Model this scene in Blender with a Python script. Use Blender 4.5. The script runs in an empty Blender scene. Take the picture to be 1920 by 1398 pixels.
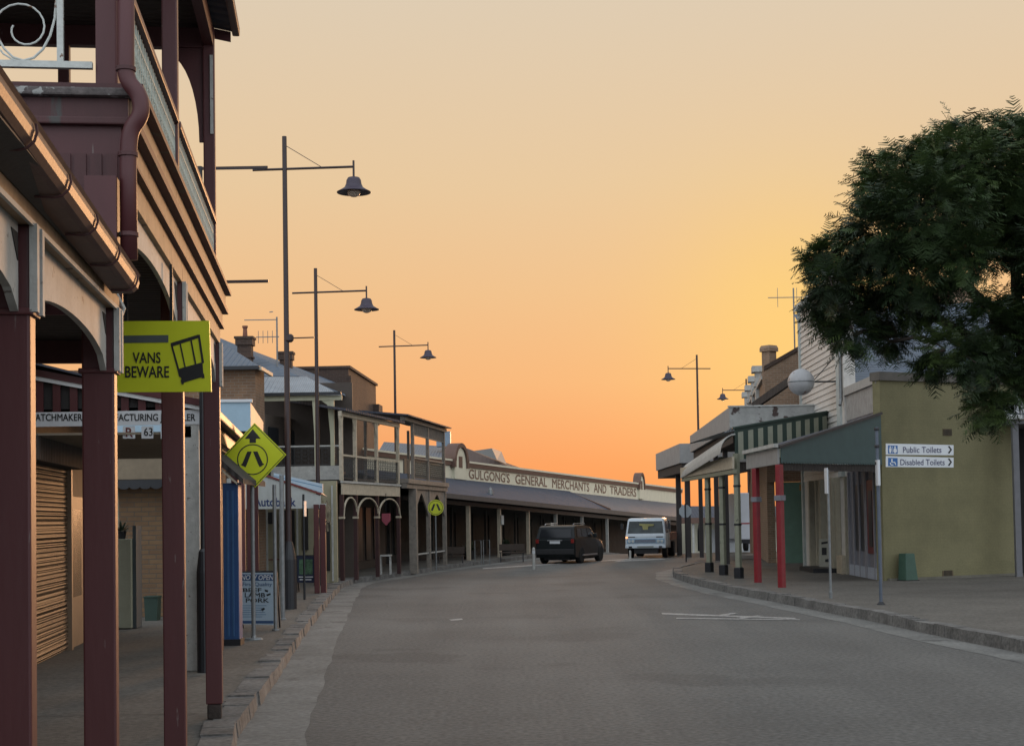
import bpy, bmesh, math, random
from math import sin, cos, pi, radians, sqrt, atan2
from mathutils import Vector, Matrix
random.seed(11)
C = bpy.context.scene.collection
S = bpy.context.scene
# ------------------------------------------------------------------ camera
FPX = 2773.0; PPX = 960.0; PPY = 868.0; EYE = 2.10; PITCH = radians(2.1); ROLL = 0.0165
_M = (Matrix.Rotation(pi/2 + PITCH, 4, 'X') @ Matrix.Rotation(-ROLL, 4, 'Z'))
cam = bpy.data.objects.new('camera', bpy.data.cameras.new('camera'))
C.objects.link(cam); S.camera = cam
cam.matrix_world = Matrix.Translation((0, 0, EYE)) @ _M
cam.data.sensor_width = 36; cam.data.lens = FPX/1920*36
cam.data.shift_y = (PPY-699)/1920
cam.data.clip_start = 0.05; cam.data.clip_end = 6000
_R = _M.to_3x3()
def ray(u, v): return _R @ Vector((u-PPX, -(v-PPY), -FPX))
def at(u, v, Y):
    r = ray(u, v); k = Y/r.y
    return Vector((r.x*k, Y, EYE + r.z*k))
# ------------------------------------------------------------------ sky, sun, exposure
w = bpy.data.worlds.new('World'); S.world = w; w.use_nodes = True
nt = w.node_tree; nt.nodes.clear()
def N(t, tree=None, **k):
    n = (tree or nt).nodes.new(t)
    for a, b in k.items(): setattr(n, a, b)
    return n
def lin(r, g, b): return tuple(((c/255+.055)/1.055)**2.4 if c > 10 else c/255/12.92 for c in (r, g, b)) + (1,)
tc = N('ShaderNodeTexCoord'); sep = N('ShaderNodeSeparateXYZ')
nt.links.new(tc.outputs['Generated'], sep.inputs[0])
ramp = N('ShaderNodeValToRGB'); cr = ramp.color_ramp
stops = [(0, (239, 140, 84)), (.035, (243, 155, 96)), (.09, (243, 180, 122)), (.15, (238, 191, 139)), (.22, (231, 199, 157)), (.34, (221, 203, 178)), (.55, (200, 203, 203)), (1, (170, 184, 204))]
while len(cr.elements) < len(stops): cr.elements.new(.5)
for e, (p, c) in zip(cr.elements, stops): e.position = p; e.color = lin(*c)
nt.links.new(sep.outputs['Z'], ramp.inputs[0])
SUNAZ, SUNEL = radians(9.5), radians(4.5)
def glow(az, el, width, name):
    g = Vector((sin(az)*cos(el), cos(az)*cos(el), sin(el)))
    d = N('ShaderNodeVectorMath', operation='DOT_PRODUCT'); nt.links.new(tc.outputs['Generated'], d.inputs[0]); d.inputs[1].default_value = g
    m = N('ShaderNodeMath', operation='SUBTRACT'); m.inputs[0].default_value = 1; nt.links.new(d.outputs['Value'], m.inputs[1])
    q = N('ShaderNodeMath', operation='DIVIDE'); nt.links.new(m.outputs[0], q.inputs[0]); q.inputs[1].default_value = -(width**2)/2
    e = N('ShaderNodeMath', operation='EXPONENT'); nt.links.new(q.outputs[0], e.inputs[0])
    return e.outputs[0]
mx = N('ShaderNodeMixRGB'); mx.inputs[2].default_value = lin(255, 214, 108)
g1 = glow(radians(11), radians(7.0), .085, 'g'); gm = N('ShaderNodeMath', operation='MULTIPLY'); gm.inputs[1].default_value = .52
nt.links.new(g1, gm.inputs[0]); nt.links.new(gm.outputs[0], mx.inputs[0]); nt.links.new(ramp.outputs[0], mx.inputs[1])
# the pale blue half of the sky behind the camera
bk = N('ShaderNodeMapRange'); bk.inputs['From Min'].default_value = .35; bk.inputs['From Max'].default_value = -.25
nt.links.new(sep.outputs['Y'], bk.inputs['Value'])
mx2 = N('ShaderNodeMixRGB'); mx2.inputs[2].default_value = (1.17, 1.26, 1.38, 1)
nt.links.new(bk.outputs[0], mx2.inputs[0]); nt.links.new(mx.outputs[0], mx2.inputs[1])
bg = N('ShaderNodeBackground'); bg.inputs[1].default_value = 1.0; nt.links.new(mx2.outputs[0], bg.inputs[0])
sky = N('ShaderNodeTexSky', sky_type='NISHITA'); sky.sun_disc = False; sky.sun_elevation = SUNEL; sky.sun_rotation = SUNAZ
bg2 = N('ShaderNodeBackground'); bg2.inputs[1].default_value = .002; nt.links.new(sky.outputs[0], bg2.inputs[0])
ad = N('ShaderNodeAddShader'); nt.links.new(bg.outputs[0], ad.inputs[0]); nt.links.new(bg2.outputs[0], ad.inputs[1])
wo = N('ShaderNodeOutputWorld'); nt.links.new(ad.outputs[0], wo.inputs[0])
sl = bpy.data.lights.new('sun', 'SUN'); sl.energy = 1.15; sl.angle = radians(9); sl.color = (1, .52, .24)
so = bpy.data.objects.new('sun', sl); C.objects.link(so)
so.rotation_euler = Vector((sin(SUNAZ)*cos(SUNEL), cos(SUNAZ)*cos(SUNEL), sin(SUNEL))).to_track_quat('Z', 'Y').to_euler()
S.view_settings.view_transform = 'Standard'; S.view_settings.look = 'None'; S.view_settings.gamma = 1; S.view_settings.exposure = 0
# ------------------------------------------------------------------ materials
MC = {}
def mat(name, col, rough=.7, var=.15, scale=3.0, bump=.15, bscale=40.0, metal=0, kind=None, col2=None, spots=None, streak=False, **k):
    if name in MC: return MC[name]
    m = bpy.data.materials.new(name); m.use_nodes = True; t = m.node_tree; L = t.links.new
    b = t.nodes['Principled BSDF']; b.inputs['Roughness'].default_value = rough; b.inputs['Metallic'].default_value = metal
    if 'spec' in k: b.inputs['Specular IOR Level'].default_value = k['spec']
    tc = N('ShaderNodeTexCoord', t); mp = N('ShaderNodeMapping', t); L(tc.outputs['Object'], mp.inputs[0])
    if streak: mp.inputs['Scale'].default_value = (1, 1, .18)
    n1 = N('ShaderNodeTexNoise', t); n1.inputs['Scale'].default_value = scale; n1.inputs['Detail'].default_value = 8; n1.inputs['Roughness'].default_value = .65
    L(mp.outputs[0], n1.inputs['Vector'])
    c = Vector(col[:3])
    rp = N('ShaderNodeValToRGB', t); L(n1.outputs['Fac'], rp.inputs[0])
    rp.color_ramp.elements[0].position = .3; rp.color_ramp.elements[1].position = .7
    rp.color_ramp.elements[0].color = (*(c*(1-var)), 1); rp.color_ramp.elements[1].color = (*[min(.95, x) for x in c*(1+var)], 1)
    out = rp.outputs[0]; height = None
    if kind == 'brick':
        br = N('ShaderNodeTexBrick', t); L(tc.outputs['UV'], br.inputs['Vector'])
        bw, bh = k.get('brick', (.24, .086))
        br.inputs['Scale'].default_value = 1; br.inputs['Brick Width'].default_value = bw; br.inputs['Row Height'].default_value = bh
        br.inputs['Mortar Size'].default_value = k.get('mortar', .008); br.inputs['Mortar Smooth'].default_value = .3
        br.inputs['Color1'].default_value = (*c, 1); br.inputs['Color2'].default_value = (*col2, 1); br.inputs['Mortar'].default_value = (*k.get('mcol', (.3, .28, .25)), 1)
        mm = N('ShaderNodeMixRGB', t, blend_type='MULTIPLY'); mm.inputs[0].default_value = .8
        rp.color_ramp.elements[0].color = (.65, .65, .65, 1); rp.color_ramp.elements[1].color = (1, 1, 1, 1)
        L(br.outputs['Color'], mm.inputs[1]); L(out, mm.inputs[2]); out = mm.outputs[0]; height = br.outputs['Fac']
    if kind in ('corr', 'slat'):      # corrugated iron / ribbed shutter, along u or v
        sp = N('ShaderNodeSeparateXYZ', t); L(tc.outputs['UV'], sp.inputs[0])
        ml = N('ShaderNodeMath', t, operation='MULTIPLY'); ml.inputs[1].default_value = 2*pi/k.get('pitch', .09)
        L(sp.outputs['X' if kind == 'corr' else 'Y'], ml.inputs[0])
        sn = N('ShaderNodeMath', t, operation='SINE'); L(ml.outputs[0], sn.inputs[0]); height = sn.outputs[0]
    if spots:                          # chips and rust with a shape of their own
        n3 = N('ShaderNodeTexNoise', t); n3.inputs['Scale'].default_value = spots[1]; n3.inputs['Detail'].default_value = 6; L(mp.outputs[0], n3.inputs['Vector'])
        r3 = N('ShaderNodeValToRGB', t); L(n3.outputs['Fac'], r3.inputs[0]); r3.color_ramp.elements[0].position = spots[2]; r3.color_ramp.elements[1].position = spots[2]+.04
        ms = N('ShaderNodeMixRGB', t); L(r3.outputs[0], ms.inputs[0]); L(out, ms.inputs[1]); ms.inputs[2].default_value = (*spots[0], 1); out = ms.outputs[0]
    if k.get('grit'):
        n4 = N('ShaderNodeTexNoise', t); n4.inputs['Scale'].default_value = k['grit'][0]; n4.inputs['Detail'].default_value = 3; L(tc.outputs['Object'], n4.inputs['Vector'])
        r4 = N('ShaderNodeValToRGB', t); L(n4.outputs['Fac'], r4.inputs[0]); lo = 1-k['grit'][1]; r4.color_ramp.elements[0].position = .3; r4.color_ramp.elements[1].position = .7
        r4.color_ramp.elements[0].color = (lo, lo, lo, 1)
        mg = N('ShaderNodeMixRGB', t, blend_type='MULTIPLY'); mg.inputs[0].default_value = 1; L(out, mg.inputs[1]); L(r4.outputs[0], mg.inputs[2]); out = mg.outputs[0]
    if k.get('lanes'):                 # long faint polished and patched streaks running with the traffic
        mq = N('ShaderNodeMapping', t); mq.inputs['Scale'].default_value = (.9, .05, 1); mq.inputs['Rotation'].default_value = (0, 0, radians(-4)); L(tc.outputs['Object'], mq.inputs[0])
        n5 = N('ShaderNodeTexNoise', t); n5.inputs['Scale'].default_value = 1.0; n5.inputs['Detail'].default_value = 4; L(mq.outputs[0], n5.inputs['Vector'])
        r5 = N('ShaderNodeValToRGB', t); L(n5.outputs['Fac'], r5.inputs[0]); r5.color_ramp.elements[0].position = .35; r5.color_ramp.elements[1].position = .65
        r5.color_ramp.elements[0].color = (.82, .82, .82, 1); r5.color_ramp.elements[1].color = (1.0, 1.0, .99, 1)
        m5 = N('ShaderNodeMixRGB', t, blend_type='MULTIPLY'); m5.inputs[0].default_value = 1; L(out, m5.inputs[1]); L(r5.outputs[0], m5.inputs[2]); out = m5.outputs[0]
    L(out, b.inputs['Base Color'])
    if bump or height:
        n2 = N('ShaderNodeTexNoise', t); n2.inputs['Scale'].default_value = bscale; n2.inputs['Detail'].default_value = 5; L(mp.outputs[0], n2.inputs['Vector'])
        bp = N('ShaderNodeBump', t); bp.inputs['Strength'].default_value = bump; bp.inputs['Distance'].default_value = .01; L(n2.outputs['Fac'], bp.inputs['Height'])
        last = bp
        if height:
            b2 = N('ShaderNodeBump', t); b2.inputs['Strength'].default_value = k.get('hb', .6); b2.inputs['Distance'].default_value = k.get('hd', .01); b2.invert = (kind == 'brick')
            L(height, b2.inputs['Height']); L(bp.outputs[0], b2.inputs['Normal']); last = b2
        L(last.outputs[0], b.inputs['Normal'])
    if k.get('emit'):
        b.inputs['Emission Color'].default_value = (*c, 1); b.inputs['Emission Strength'].default_value = k['emit']
    if k.get('trans'): b.inputs['Transmission Weight'].default_value = k['trans']
    MC[name] = m; return m
maroon = mat('maroon_paint', (.078, .020, .021), .5, .14, 2.5, .12, 25, spots=((.15, .11, .10), 24, .69), streak=True)
maroonE = mat('maroon_timber', (.068, .022, .022), .6, .25, 3, .2, 60, spots=((.06, .055, .05), 9, .62), streak=True)
creamp = mat('cream_paint', (.46, .40, .30), .6, .18, 7, .3, 50, spots=((.16, .12, .08), 12, .68))
greyp = mat('weathered_white_paint', (.40, .40, .37), .65, .2, 6, .3, 50, spots=((.18, .16, .14), 16, .66))
whitep = mat('white_paint', (.62, .63, .62), .55, .08, 4, .12, 40)
ironw = mat('white_iron', (.52, .54, .50), .5, .15, 10, .3, 60, spots=((.16, .08, .04), 20, .64))
lace = mat('green_grey_iron', (.36, .43, .39), .6, .2, 12, .2, 60)
blackm = mat('black_metal', (.012, .013, .016), .45, .2, 8, .1)
lampm = mat('lamp_post_paint', (.030, .016, .016), .4, .15, 6, .1)
steel = mat('galvanised_steel', (.20, .21, .21), .45, .2, 10, .1, metal=.4)
dark = mat('dark_interior', (.022, .020, .019), .8, .3, 3, .1)
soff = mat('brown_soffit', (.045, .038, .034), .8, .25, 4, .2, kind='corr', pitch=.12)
glassd = mat('dark_glass', (.018, .021, .024), .3, .25, 1.5, 0, spec=.25)
signy = mat('sign_yellow_green', (.53, .58, .015), .45, .05, 3, 0)
signb = mat('sign_black', (.012, .012, .012), .5, .1, 3, 0)
signw = mat('sign_white', (.55, .57, .58), .5, .06, 3, 0)
roofb = mat('blue_corrugated_roof', (.095, .125, .165), .5, .12, 2, .15, kind='corr', pitch=.16, hb=.9, hd=.03)
roofw = mat('pale_corrugated_roof', (.30, .33, .36), .42, .15, 2, .15, metal=.2, kind='corr', pitch=.14, hb=.9, hd=.03)
roofd = mat('dark_iron_roof', (.045, .050, .068), .7, .15, 1.5, .15, kind='corr', pitch=.2, hb=.5, hd=.02)
brick1 = mat('brown_brick', (.20, .115, .068), .85, .2, 3, .2, kind='brick', col2=(.26, .15, .085), mcol=(.26, .22, .17))
brick2 = mat('dark_brown_brick', (.085, .05, .035), .85, .2, 1, .2, kind='brick', col2=(.06, .036, .027), mcol=(.09, .07, .055))
brick3 = mat('tan_brick', (.33, .21, .13), .85, .2, 1, .2, kind='brick', col2=(.25, .16, .10), mcol=(.36, .29, .22))
asph = mat('asphalt', (.158, .153, .140), .86, .2, .16, .7, 110, grit=(16, .5), lanes=1, spots=((.134, .129, .118), .3, .58))
conc = mat('gutter_concrete', (.20, .197, .18), .85, .3, .8, .4, 60, grit=(14, .4), spots=((.11, .108, .10), .9, .6))
foot = mat('footpath_seal', (.14, .128, .108), .88, .22, .5, .6, 70, grit=(15, .45))
stone = mat('kerb_stone', (.175, .168, .155), .85, .45, 1.7, .8, 14, grit=(18, .5))
earth = mat('dry_ground', (.10, .09, .06), .95, .3, .1, .3, 5)
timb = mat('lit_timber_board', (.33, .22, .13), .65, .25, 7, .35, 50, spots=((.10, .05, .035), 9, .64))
# ------------------------------------------------------------------ mesh tools
class Frame:
    def __init__(s, O, d):
        l = sqrt(d[0]**2+d[1]**2); s.O = Vector((O[0], O[1])); s.d = Vector((d[0]/l, d[1]/l)); s.n = Vector((-s.d.y, s.d.x)); s.ang = atan2(s.d.y, s.d.x)
    def P(s, a, t, z=0):
        p = s.O + s.d*a + s.n*t; return Vector((p.x, p.y, z))
    def on(s, u, v, t=0):             # where the sight line through photo pixel (u,v) meets the facade plane
        r = ray(u, v); r2 = Vector((r.x, r.y)); k = (s.O.dot(s.n)+t)/r2.dot(s.n)
        p = r2*k; return (p-s.O).dot(s.d), EYE + r.z*k
    def S(s, Y, t=0): return (Y - s.O.y - s.n.y*t)/s.d.y
W = Frame((0, 0), (1, 0))
OFF = {}
def setp(o, label=None, cat=None, group=None, kind=None):
    for a, b in (('label', label), ('category', cat), ('group', group), ('kind', kind)):
        if b: o[a] = b
def thing(name, label, cat, fr, s=0, t=0, z=0, group=None):
    o = bpy.data.objects.new(name, None); C.objects.link(o); o.empty_display_size = .3
    o.location = fr.P(s, t, z); o.rotation_euler = (0, 0, fr.ang); setp(o, label, cat, group)
    OFF[o.name] = (s, t, z); return o
class MB:
    def __init__(s): s.v = []; s.f = []; s.g = []
    def build_each(s, name, m, parent=None, **k):     # every piece an object of its own
        s.g.append((len(s.v), len(s.f)))
        for (v0, f0), (v1, f1) in zip(s.g, s.g[1:]):
            b = MB(); b.v = s.v[v0:v1]; b.f = [tuple(i-v0 for i in f) for f in s.f[f0:f1]]; o = b.build(name, m, parent, **k)
        return o
    def add(s, vs, fs):
        s.g.append((len(s.v), len(s.f)))
        n = len(s.v); s.v += [tuple(v) for v in vs]; s.f += [tuple(i+n for i in f) for f in fs]; return s
    def box(s, x0, x1, y0, y1, z0, z1):
        x0, x1 = sorted((x0, x1)); y0, y1 = sorted((y0, y1)); z0, z1 = sorted((z0, z1))
        return s.add([(x0,y0,z0),(x1,y0,z0),(x1,y1,z0),(x0,y1,z0),(x0,y0,z1),(x1,y0,z1),(x1,y1,z1),(x0,y1,z1)],
              [(0,3,2,1),(4,5,6,7),(0,1,5,4),(1,2,6,5),(2,3,7,6),(3,0,4,7)])
    def hexa(s, p): return s.add(p, [(0,3,2,1),(4,5,6,7),(0,1,5,4),(1,2,6,5),(2,3,7,6),(3,0,4,7)])
    def prism(s, poly, a, b, ax='y'):  # poly in the two other axes
        f = {'y': lambda p, q: (p[0], q, p[1]), 'x': lambda p, q: (q, p[0], p[1]), 'z': lambda p, q: (p[0], p[1], q)}[ax]
        n = len(poly); vs = [f(p, a) for p in poly]+[f(p, b) for p in poly]
        return s.add(vs, [tuple(range(n))[::-1], tuple(range(n, 2*n))]+[(i, (i+1) % n, (i+1) % n+n, i+n) for i in range(n)])
    def bar(s, p, q, w, h=None, up=(0, 0, 1)):
        p = Vector(p); q = Vector(q); h = h or w; d = (q-p).normalized(); u = Vector(up)
        if abs(d.dot(u)) > .98: u = Vector((1, 0, 0))
        r = d.cross(u).normalized()*w/2; k = r.cross(d).normalized()*h/2
        return s.hexa([p-r-k, p+r-k, q+r-k, q-r-k, p-r+k, p+r+k, q+r+k, q-r+k])
    def tube(s, pts, r, n=8, closed=False):
        pts = [Vector(p) for p in pts]; m = len(pts); rs = r if isinstance(r, (list, tuple)) else [r]*m
        ref = None; base = len(s.v); vs = []
        for i, p in enumerate(pts):
            a = pts[max(0, i-1)]; b = pts[min(m-1, i+1)]; d = (b-a).normalized()
            if ref is None: ref = Vector((1, 0, 0)) if abs(d.x) < .8 else Vector((0, 1, 0))
            x = (ref - d*ref.dot(d)).normalized(); ref = x; y = d.cross(x)
            for j in range(n):
                an = 2*pi*j/n; vs.append(p + (x*cos(an)+y*sin(an))*rs[i])
        fs = [(i*n+j, i*n+(j+1) % n, (i+1)*n+(j+1) % n, (i+1)*n+j) for i in range(m-1) for j in range(n)]
        fs += [tuple(range(n))[::-1], tuple(range((m-1)*n, m*n))]
        return s.add(vs, fs)
    def lathe(s, prof, c=(0, 0, 0), n=24, ax='z'):   # prof: (r, h)
        vs = []
        for r, h in prof:
            for j in range(n):
                a = 2*pi*j/n; p = (r*cos(a), r*sin(a), h)
                if ax == 'y': p = (p[0], p[2], p[1])
                if ax == 'x': p = (p[2], p[0], p[1])
                vs.append((p[0]+c[0], p[1]+c[1], p[2]+c[2]))
        m = len(prof)
        fs = [(i*n+j, i*n+(j+1) % n, (i+1)*n+(j+1) % n, (i+1)*n+j) for i in range(m-1) for j in range(n)]
        return s.add(vs, fs+[tuple(range(n))[::-1], tuple(range((m-1)*n, m*n))])
    def arch(s, x0, x1, zs, zc, zt, y0, y1, n=18, axis='x', pointed=False):  # board with an arched opening cut out of its underside
        ps = []
        for i in range(n+1):
            a = i/n; x = x0+(x1-x0)*a; q = 2*a-1
            h = (1-abs(q)**1.25) if pointed else sqrt(max(0, 1-q*q))
            ps.append((x, zs+(zc-zs)*h))
        for (xa, za), (xb, zb) in zip(ps, ps[1:]):
            p = [(xa,y0,za),(xb,y0,zb),(xb,y1,zb),(xa,y1,za),(xa,y0,zt),(xb,y0,zt),(xb,y1,zt),(xa,y1,zt)]
            if axis == 'y': p = [(b, a, c) for a, b, c in p]
            s.add(p, [(0,3,2,1),(4,5,6,7),(0,1,5,4),(2,3,7,6)])
        return s
    def build(s, name, m, parent=None, smooth=False, bevel=0, label=None, cat=None, group=None, kind=None, frame=None):
        me = bpy.data.meshes.new(name); off = OFF.get(parent.name, (0, 0, 0)) if parent else (0, 0, 0)
        me.from_pydata([(a-off[0], b-off[1], c-off[2]) for a, b, c in s.v], [], s.f)
        bm = bmesh.new(); bm.from_mesh(me)
        if bevel:
            bmesh.ops.recalc_face_normals(bm, faces=bm.faces)
            bmesh.ops.bevel(bm, geom=[e for e in bm.edges if len(e.link_faces) == 2 and e.calc_face_angle(0) > .6], offset=bevel, segments=2, profile=.6, affect='EDGES')
        else: bmesh.ops.recalc_face_normals(bm, faces=bm.faces)
        bm.to_mesh(me); bm.free()
        uv = me.uv_layers.new(name='UVMap'); d = uv.data
        for p in me.polygons:
            n = p.normal; t = Vector((-n.y, n.x, 0))
            fl = abs(n.z) > .85 or t.length < .01
            if not fl: t.normalize(); b = n.cross(t)
            for li in p.loop_indices:
                co = me.vertices[me.loops[li].vertex_index].co
                d[li].uv = (co.x, co.y) if fl else (co.dot(t), co.dot(b) if abs(n.z) > .25 else co.z)
            p.use_smooth = smooth
        if smooth: 
            for e in me.edges: pass
        me.materials.append(m)
        o = bpy.data.objects.new(name, me); C.objects.link(o)
        if parent: o.parent = parent; OFF[o.name] = off
        elif frame: o.location = frame.P(0, 0, 0); o.rotation_euler = (0, 0, frame.ang)
        setp(o, label, cat, group, kind); return o
def smooth_by_angle(o, a=35):
    try: o.data.set_sharp_from_angle(angle=radians(a))
    except Exception: pass
def dup(root, loc, rot=None, label=None, scale=None):
    r = root.copy(); C.objects.link(r); r.location = loc
    if rot is not None: r.rotation_euler = (0, 0, rot)
    if label: r['label'] = label
    for ch in [o for o in list(C.objects) if o.parent == root]:
        c = ch.copy(); C.objects.link(c); c.parent = r
        for g in [o for o in list(C.objects) if o.parent == ch]:
            d = g.copy(); C.objects.link(d); d.parent = c
    return r
def lettering(txt, parent, o, xd, ud, width, height, m, name='lettering', bold=.0, depth=.004, shear=0):
    """flat letters: o = lower left corner in the frame's own coordinates"""
    cu = bpy.data.curves.new('t', 'FONT'); cu.body = txt; cu.size = 1; cu.offset = 0; cu.resolution_u = 3; cu.shear = shear
    tmp = bpy.data.objects.new('t', cu); C.objects.link(tmp)
    bpy.context.view_layer.update()
    me = bpy.data.meshes.new_from_object(tmp.evaluated_get(bpy.context.evaluated_depsgraph_get())); bpy.data.objects.remove(tmp)
    xs = [v.co.x for v in me.vertices]; ys = [v.co.y for v in me.vertices]
    x0, x1, y0, y1 = min(xs), max(xs), min(ys), max(ys); xd = Vector(xd).normalized(); ud = Vector(ud).normalized(); nn = xd.cross(ud)
    mb = MB()
    if bold:      # heavier strokes laid over each other, each a hair in front
        for k, (ex_, ey_) in enumerate(((0, 0), (bold*.9, 0), (0, bold*.9), (bold*.9, bold*.9))):
            mb.add([Vector(o)+nn*(.0007*k)+xd*((v.co.x-x0+ex_)/(x1-x0)*width)+ud*((v.co.y-y0+ey_)/(y1-y0)*height) for v in me.vertices], [tuple(p.vertices) for p in me.polygons])
        bpy.data.meshes.remove(me); return mb.build(name, m, parent)
    vs = [Vector(o)+xd*((v.co.x-x0)/(x1-x0)*width)+ud*((v.co.y-y0)/(y1-y0)*height) for v in me.vertices]
    mb.add(vs, [tuple(p.vertices) for p in me.polygons]); bpy.data.meshes.remove(me)
    return mb.build(name, m, parent)
def addw(name, pts, faces, m, th, fr):   # world points into a thing's frame
    b = MB(); vs = []
    for p in pts:
        q = Vector((p[0], p[1]))-fr.O; vs.append((q.dot(fr.d), q.dot(fr.n), p[2]))
    b.add(vs, faces); return b.build(name, m, th)
def gz(y):
    if y < 76: return 0.0
    if y < 97: return -.0012*(y-76)**2
    return -.53-.05*(min(y, 250)-97) if y < 250 else -8.2
# ================================================================== SETTING
ys = [-60, -20, 0, 5, 10, 20, 30, 40, 50, 60, 70, 76, 80, 84, 88, 92, 97, 110, 130, 180, 250, 400, 900, 3000]
xs = [-2500, -300, -60, -20, 0, 20, 60, 300, 2500]
def sheet(name, xs, ys, dz, m, kind='structure'):
    b = MB(); n = len(xs)
    b.add([(x, y, gz(y)+dz) for y in ys for x in xs], [(j*n+i, j*n+i+1, (j+1)*n+i+1, (j+1)*n+i) for j in range(len(ys)-1) for i in range(n-1)])
    return b.build(name, m, kind=kind)
sheet('ground', xs, ys, -.06, earth)
sheet('road', [-16, -8, 0, 8, 16, 30, 60], [-12]+ys[2:20], 0, asph)
KL = [(-.9, -8), (-1.12, 2), (-1.62, 6.5), (-2.05, 9.6), (-2.42, 12.6), (-2.74, 14.6), (-3.2, 20), (-3.85, 27), (-4.75, 38), (-5.35, 46), (-5.28, 49.5), (-4.5, 53), (-3.5, 58), (-2.2, 64), (-.2, 71), (1.6, 77.5), (5, 90), (12, 115)]
KR = [(10.0, -8), (9.0, 5), (8.2, 14), (7.42, 21.4), (7.12, 24.3), (6.86, 28.4), (6.6, 30.5), (6.2, 34.8), (5.72, 39.1), (5.38, 44.0), (5.3, 49), (5.8, 54), (7.2, 59), (10, 62.5), (16, 65), (40, 67)]
def path_off(pl, off):
    out = []
    for i, p in enumerate(pl):
        a = Vector(pl[max(0, i-1)]); b = Vector(pl[min(len(pl)-1, i+1)]); d = (b-a).normalized(); n = Vector((d.y, -d.x))
        out.append(tuple(Vector(p)+n*off))
    return out
def resample(pl, step):
    out = [Vector(pl[0])]
    for a, b in zip(pl, pl[1:]):
        a = Vector(a); b = Vector(b); n = max(1, int((b-a).length/step))
        out += [a.lerp(b, (i+1)/n) for i in range(n)]
    return out
def strip(name, A, B, dz, m, jag=0):
    b = MB(); n = len(A); rn = random.Random(3)
    b.add([(p[0], p[1], gz(p[1])+dz) for p in A]+[(p[0]+rn.uniform(-jag, jag), p[1], gz(p[1])+dz) for p in B], [(i, i+1, n+i+1, n+i) for i in range(n-1)])
    return b.build(name, m, kind='structure')
L2 = resample(KL, .7); R2 = resample(KR, .7)
strip('gutter', L2, path_off(L2, .64), .004, conc, .03)
strip('gutter', R2, path_off(R2, -.62), .004, conc, .03)
def slab(name, K, far, z, m):
    b = MB(); n = len(K)
    b.add([(p[0], p[1], gz(p[1])+z) for p in K]+[(far, p[1] if far < 0 else max(-8, p[1]), gz(p[1])+z) for p in K], [(i, i+1, n+i+1, n+i) for i in range(n-1)])
    return b.build(name, m, kind='structure')
slab('footpath', path_off(resample(KL, 2), -.2), -40, .148, foot)
slab('footpath', path_off(resample(KR, 2), .2), 60, .178, foot)
def kerb(pl, side, seed, up=0):
    r = random.Random(seed); b = MB(); pts = resample(pl, .05); i = 0; q = len(pts)
    while i < q-3:
        L = int(r.choice((r.uniform(.3, .6), r.uniform(.6, 1.3)))/.05); j = min(q-1, i+L)
        a, c = pts[i], pts[j]; d = (c-a).normalized(); n = Vector((d.y, -d.x))*side
        a = a+d*r.uniform(.002, .006); c = c-d*r.uniform(.002, .008); o = n*r.uniform(-.014, .010); h0 = .160+up+r.uniform(-.012, .012); h1 = h0+r.uniform(-.012, .012); wdt = .27+r.uniform(-.03, .03)
        za, zc = gz(a.y), gz(c.y)
        def P(p, k, z): return (p.x+k.x, p.y+k.y, z)
        bt = n*.03; k2 = -n*wdt
        mid = a.lerp(c, .5); zm = (za+zc)/2; wob = n*r.uniform(-.012, .012)
        for (p, pz, hp, wo_), (s, sz, hs, ws) in (((a, za, h0, Vector((0, 0))), (mid, zm, (h0+h1)/2+r.uniform(-.006, .006), wob)), ((mid, zm, (h0+h1)/2, wob), (c, zc, h1, Vector((0, 0))))):
            b.hexa([P(p, k2+o, pz-.1), P(p, o+bt+wo_, pz-.1), P(s, o+bt+ws, sz-.1), P(s, k2+o, sz-.1), P(p, k2+o, pz+hp), P(p, o+wo_, pz+hp), P(s, o+ws, sz+hs), P(s, k2+o, sz+hs)])
        i = j
    return b.build('kerb', stone, kind='structure')
strip('kerb', path_off(L2, -.02), path_off(L2, -.30), .138, stone); strip('kerb', path_off(R2, .02), path_off(R2, .30), .168, stone)
kerb(KL, 1, 4); kerb(KR, -1, 5, .035)
# worn painted zigzag and small marks on the road
def mark(px, m=None):
    b = MB(); b.add([(p.x, p.y, .006) for p in [ground_pt(u, v) for u, v in px]], [tuple(range(len(px)))]); return b
def ground_pt(u, v, z=0):
    r = ray(u, v); k = (z-EYE)/r.z; return Vector((r.x*k, r.y*k, z))
wornw = mat('worn_road_paint', (.30, .29, .27), .8, .3, 3, .2, 60, spots=((.13, .12, .11), 14, .56))
b = MB()
for pts in ([(1240, 1148.5), (1490, 1158), (1494, 1160.5), (1242, 1151.5)], [(1268, 1158), (1500, 1161), (1500, 1162.5), (1268, 1160)], [(1340, 1154), (1372, 1149), (1384, 1149.5), (1352, 1156)], [(1380, 1158.5), (1420, 1154), (1432, 1155), (1392, 1160)]):
    v = [ground_pt(*p) for p in pts]; n = len(b.v); b.add([(p.x, p.y, .006+.002*(n//4)) for p in v], [(0, 1, 2, 3)])
b.build('road_marking', wornw, kind='structure')
b = MB(); b.add([(p.x, p.y, .006) for p in [ground_pt(*q) for q in ((842, 1161), (866, 1159), (868, 1161.5), (846, 1163.5))]], [(0, 1, 2, 3)])
b.add([(p.x, p.y, .006) for p in [ground_pt(*q) for q in ((905, 1064.5), (1236, 1043.5), (1240, 1045), (905, 1066.5))]], [(0, 1, 2, 3)])
b.add([(p.x, p.y, .007) for p in [ground_pt(*q) for q in ((1160, 1050.5), (1240, 1046.5), (1250, 1048.5), (1150, 1053))]], [(0, 1, 2, 3)])
b.build('road_marking', wornw, kind='structure')

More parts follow.
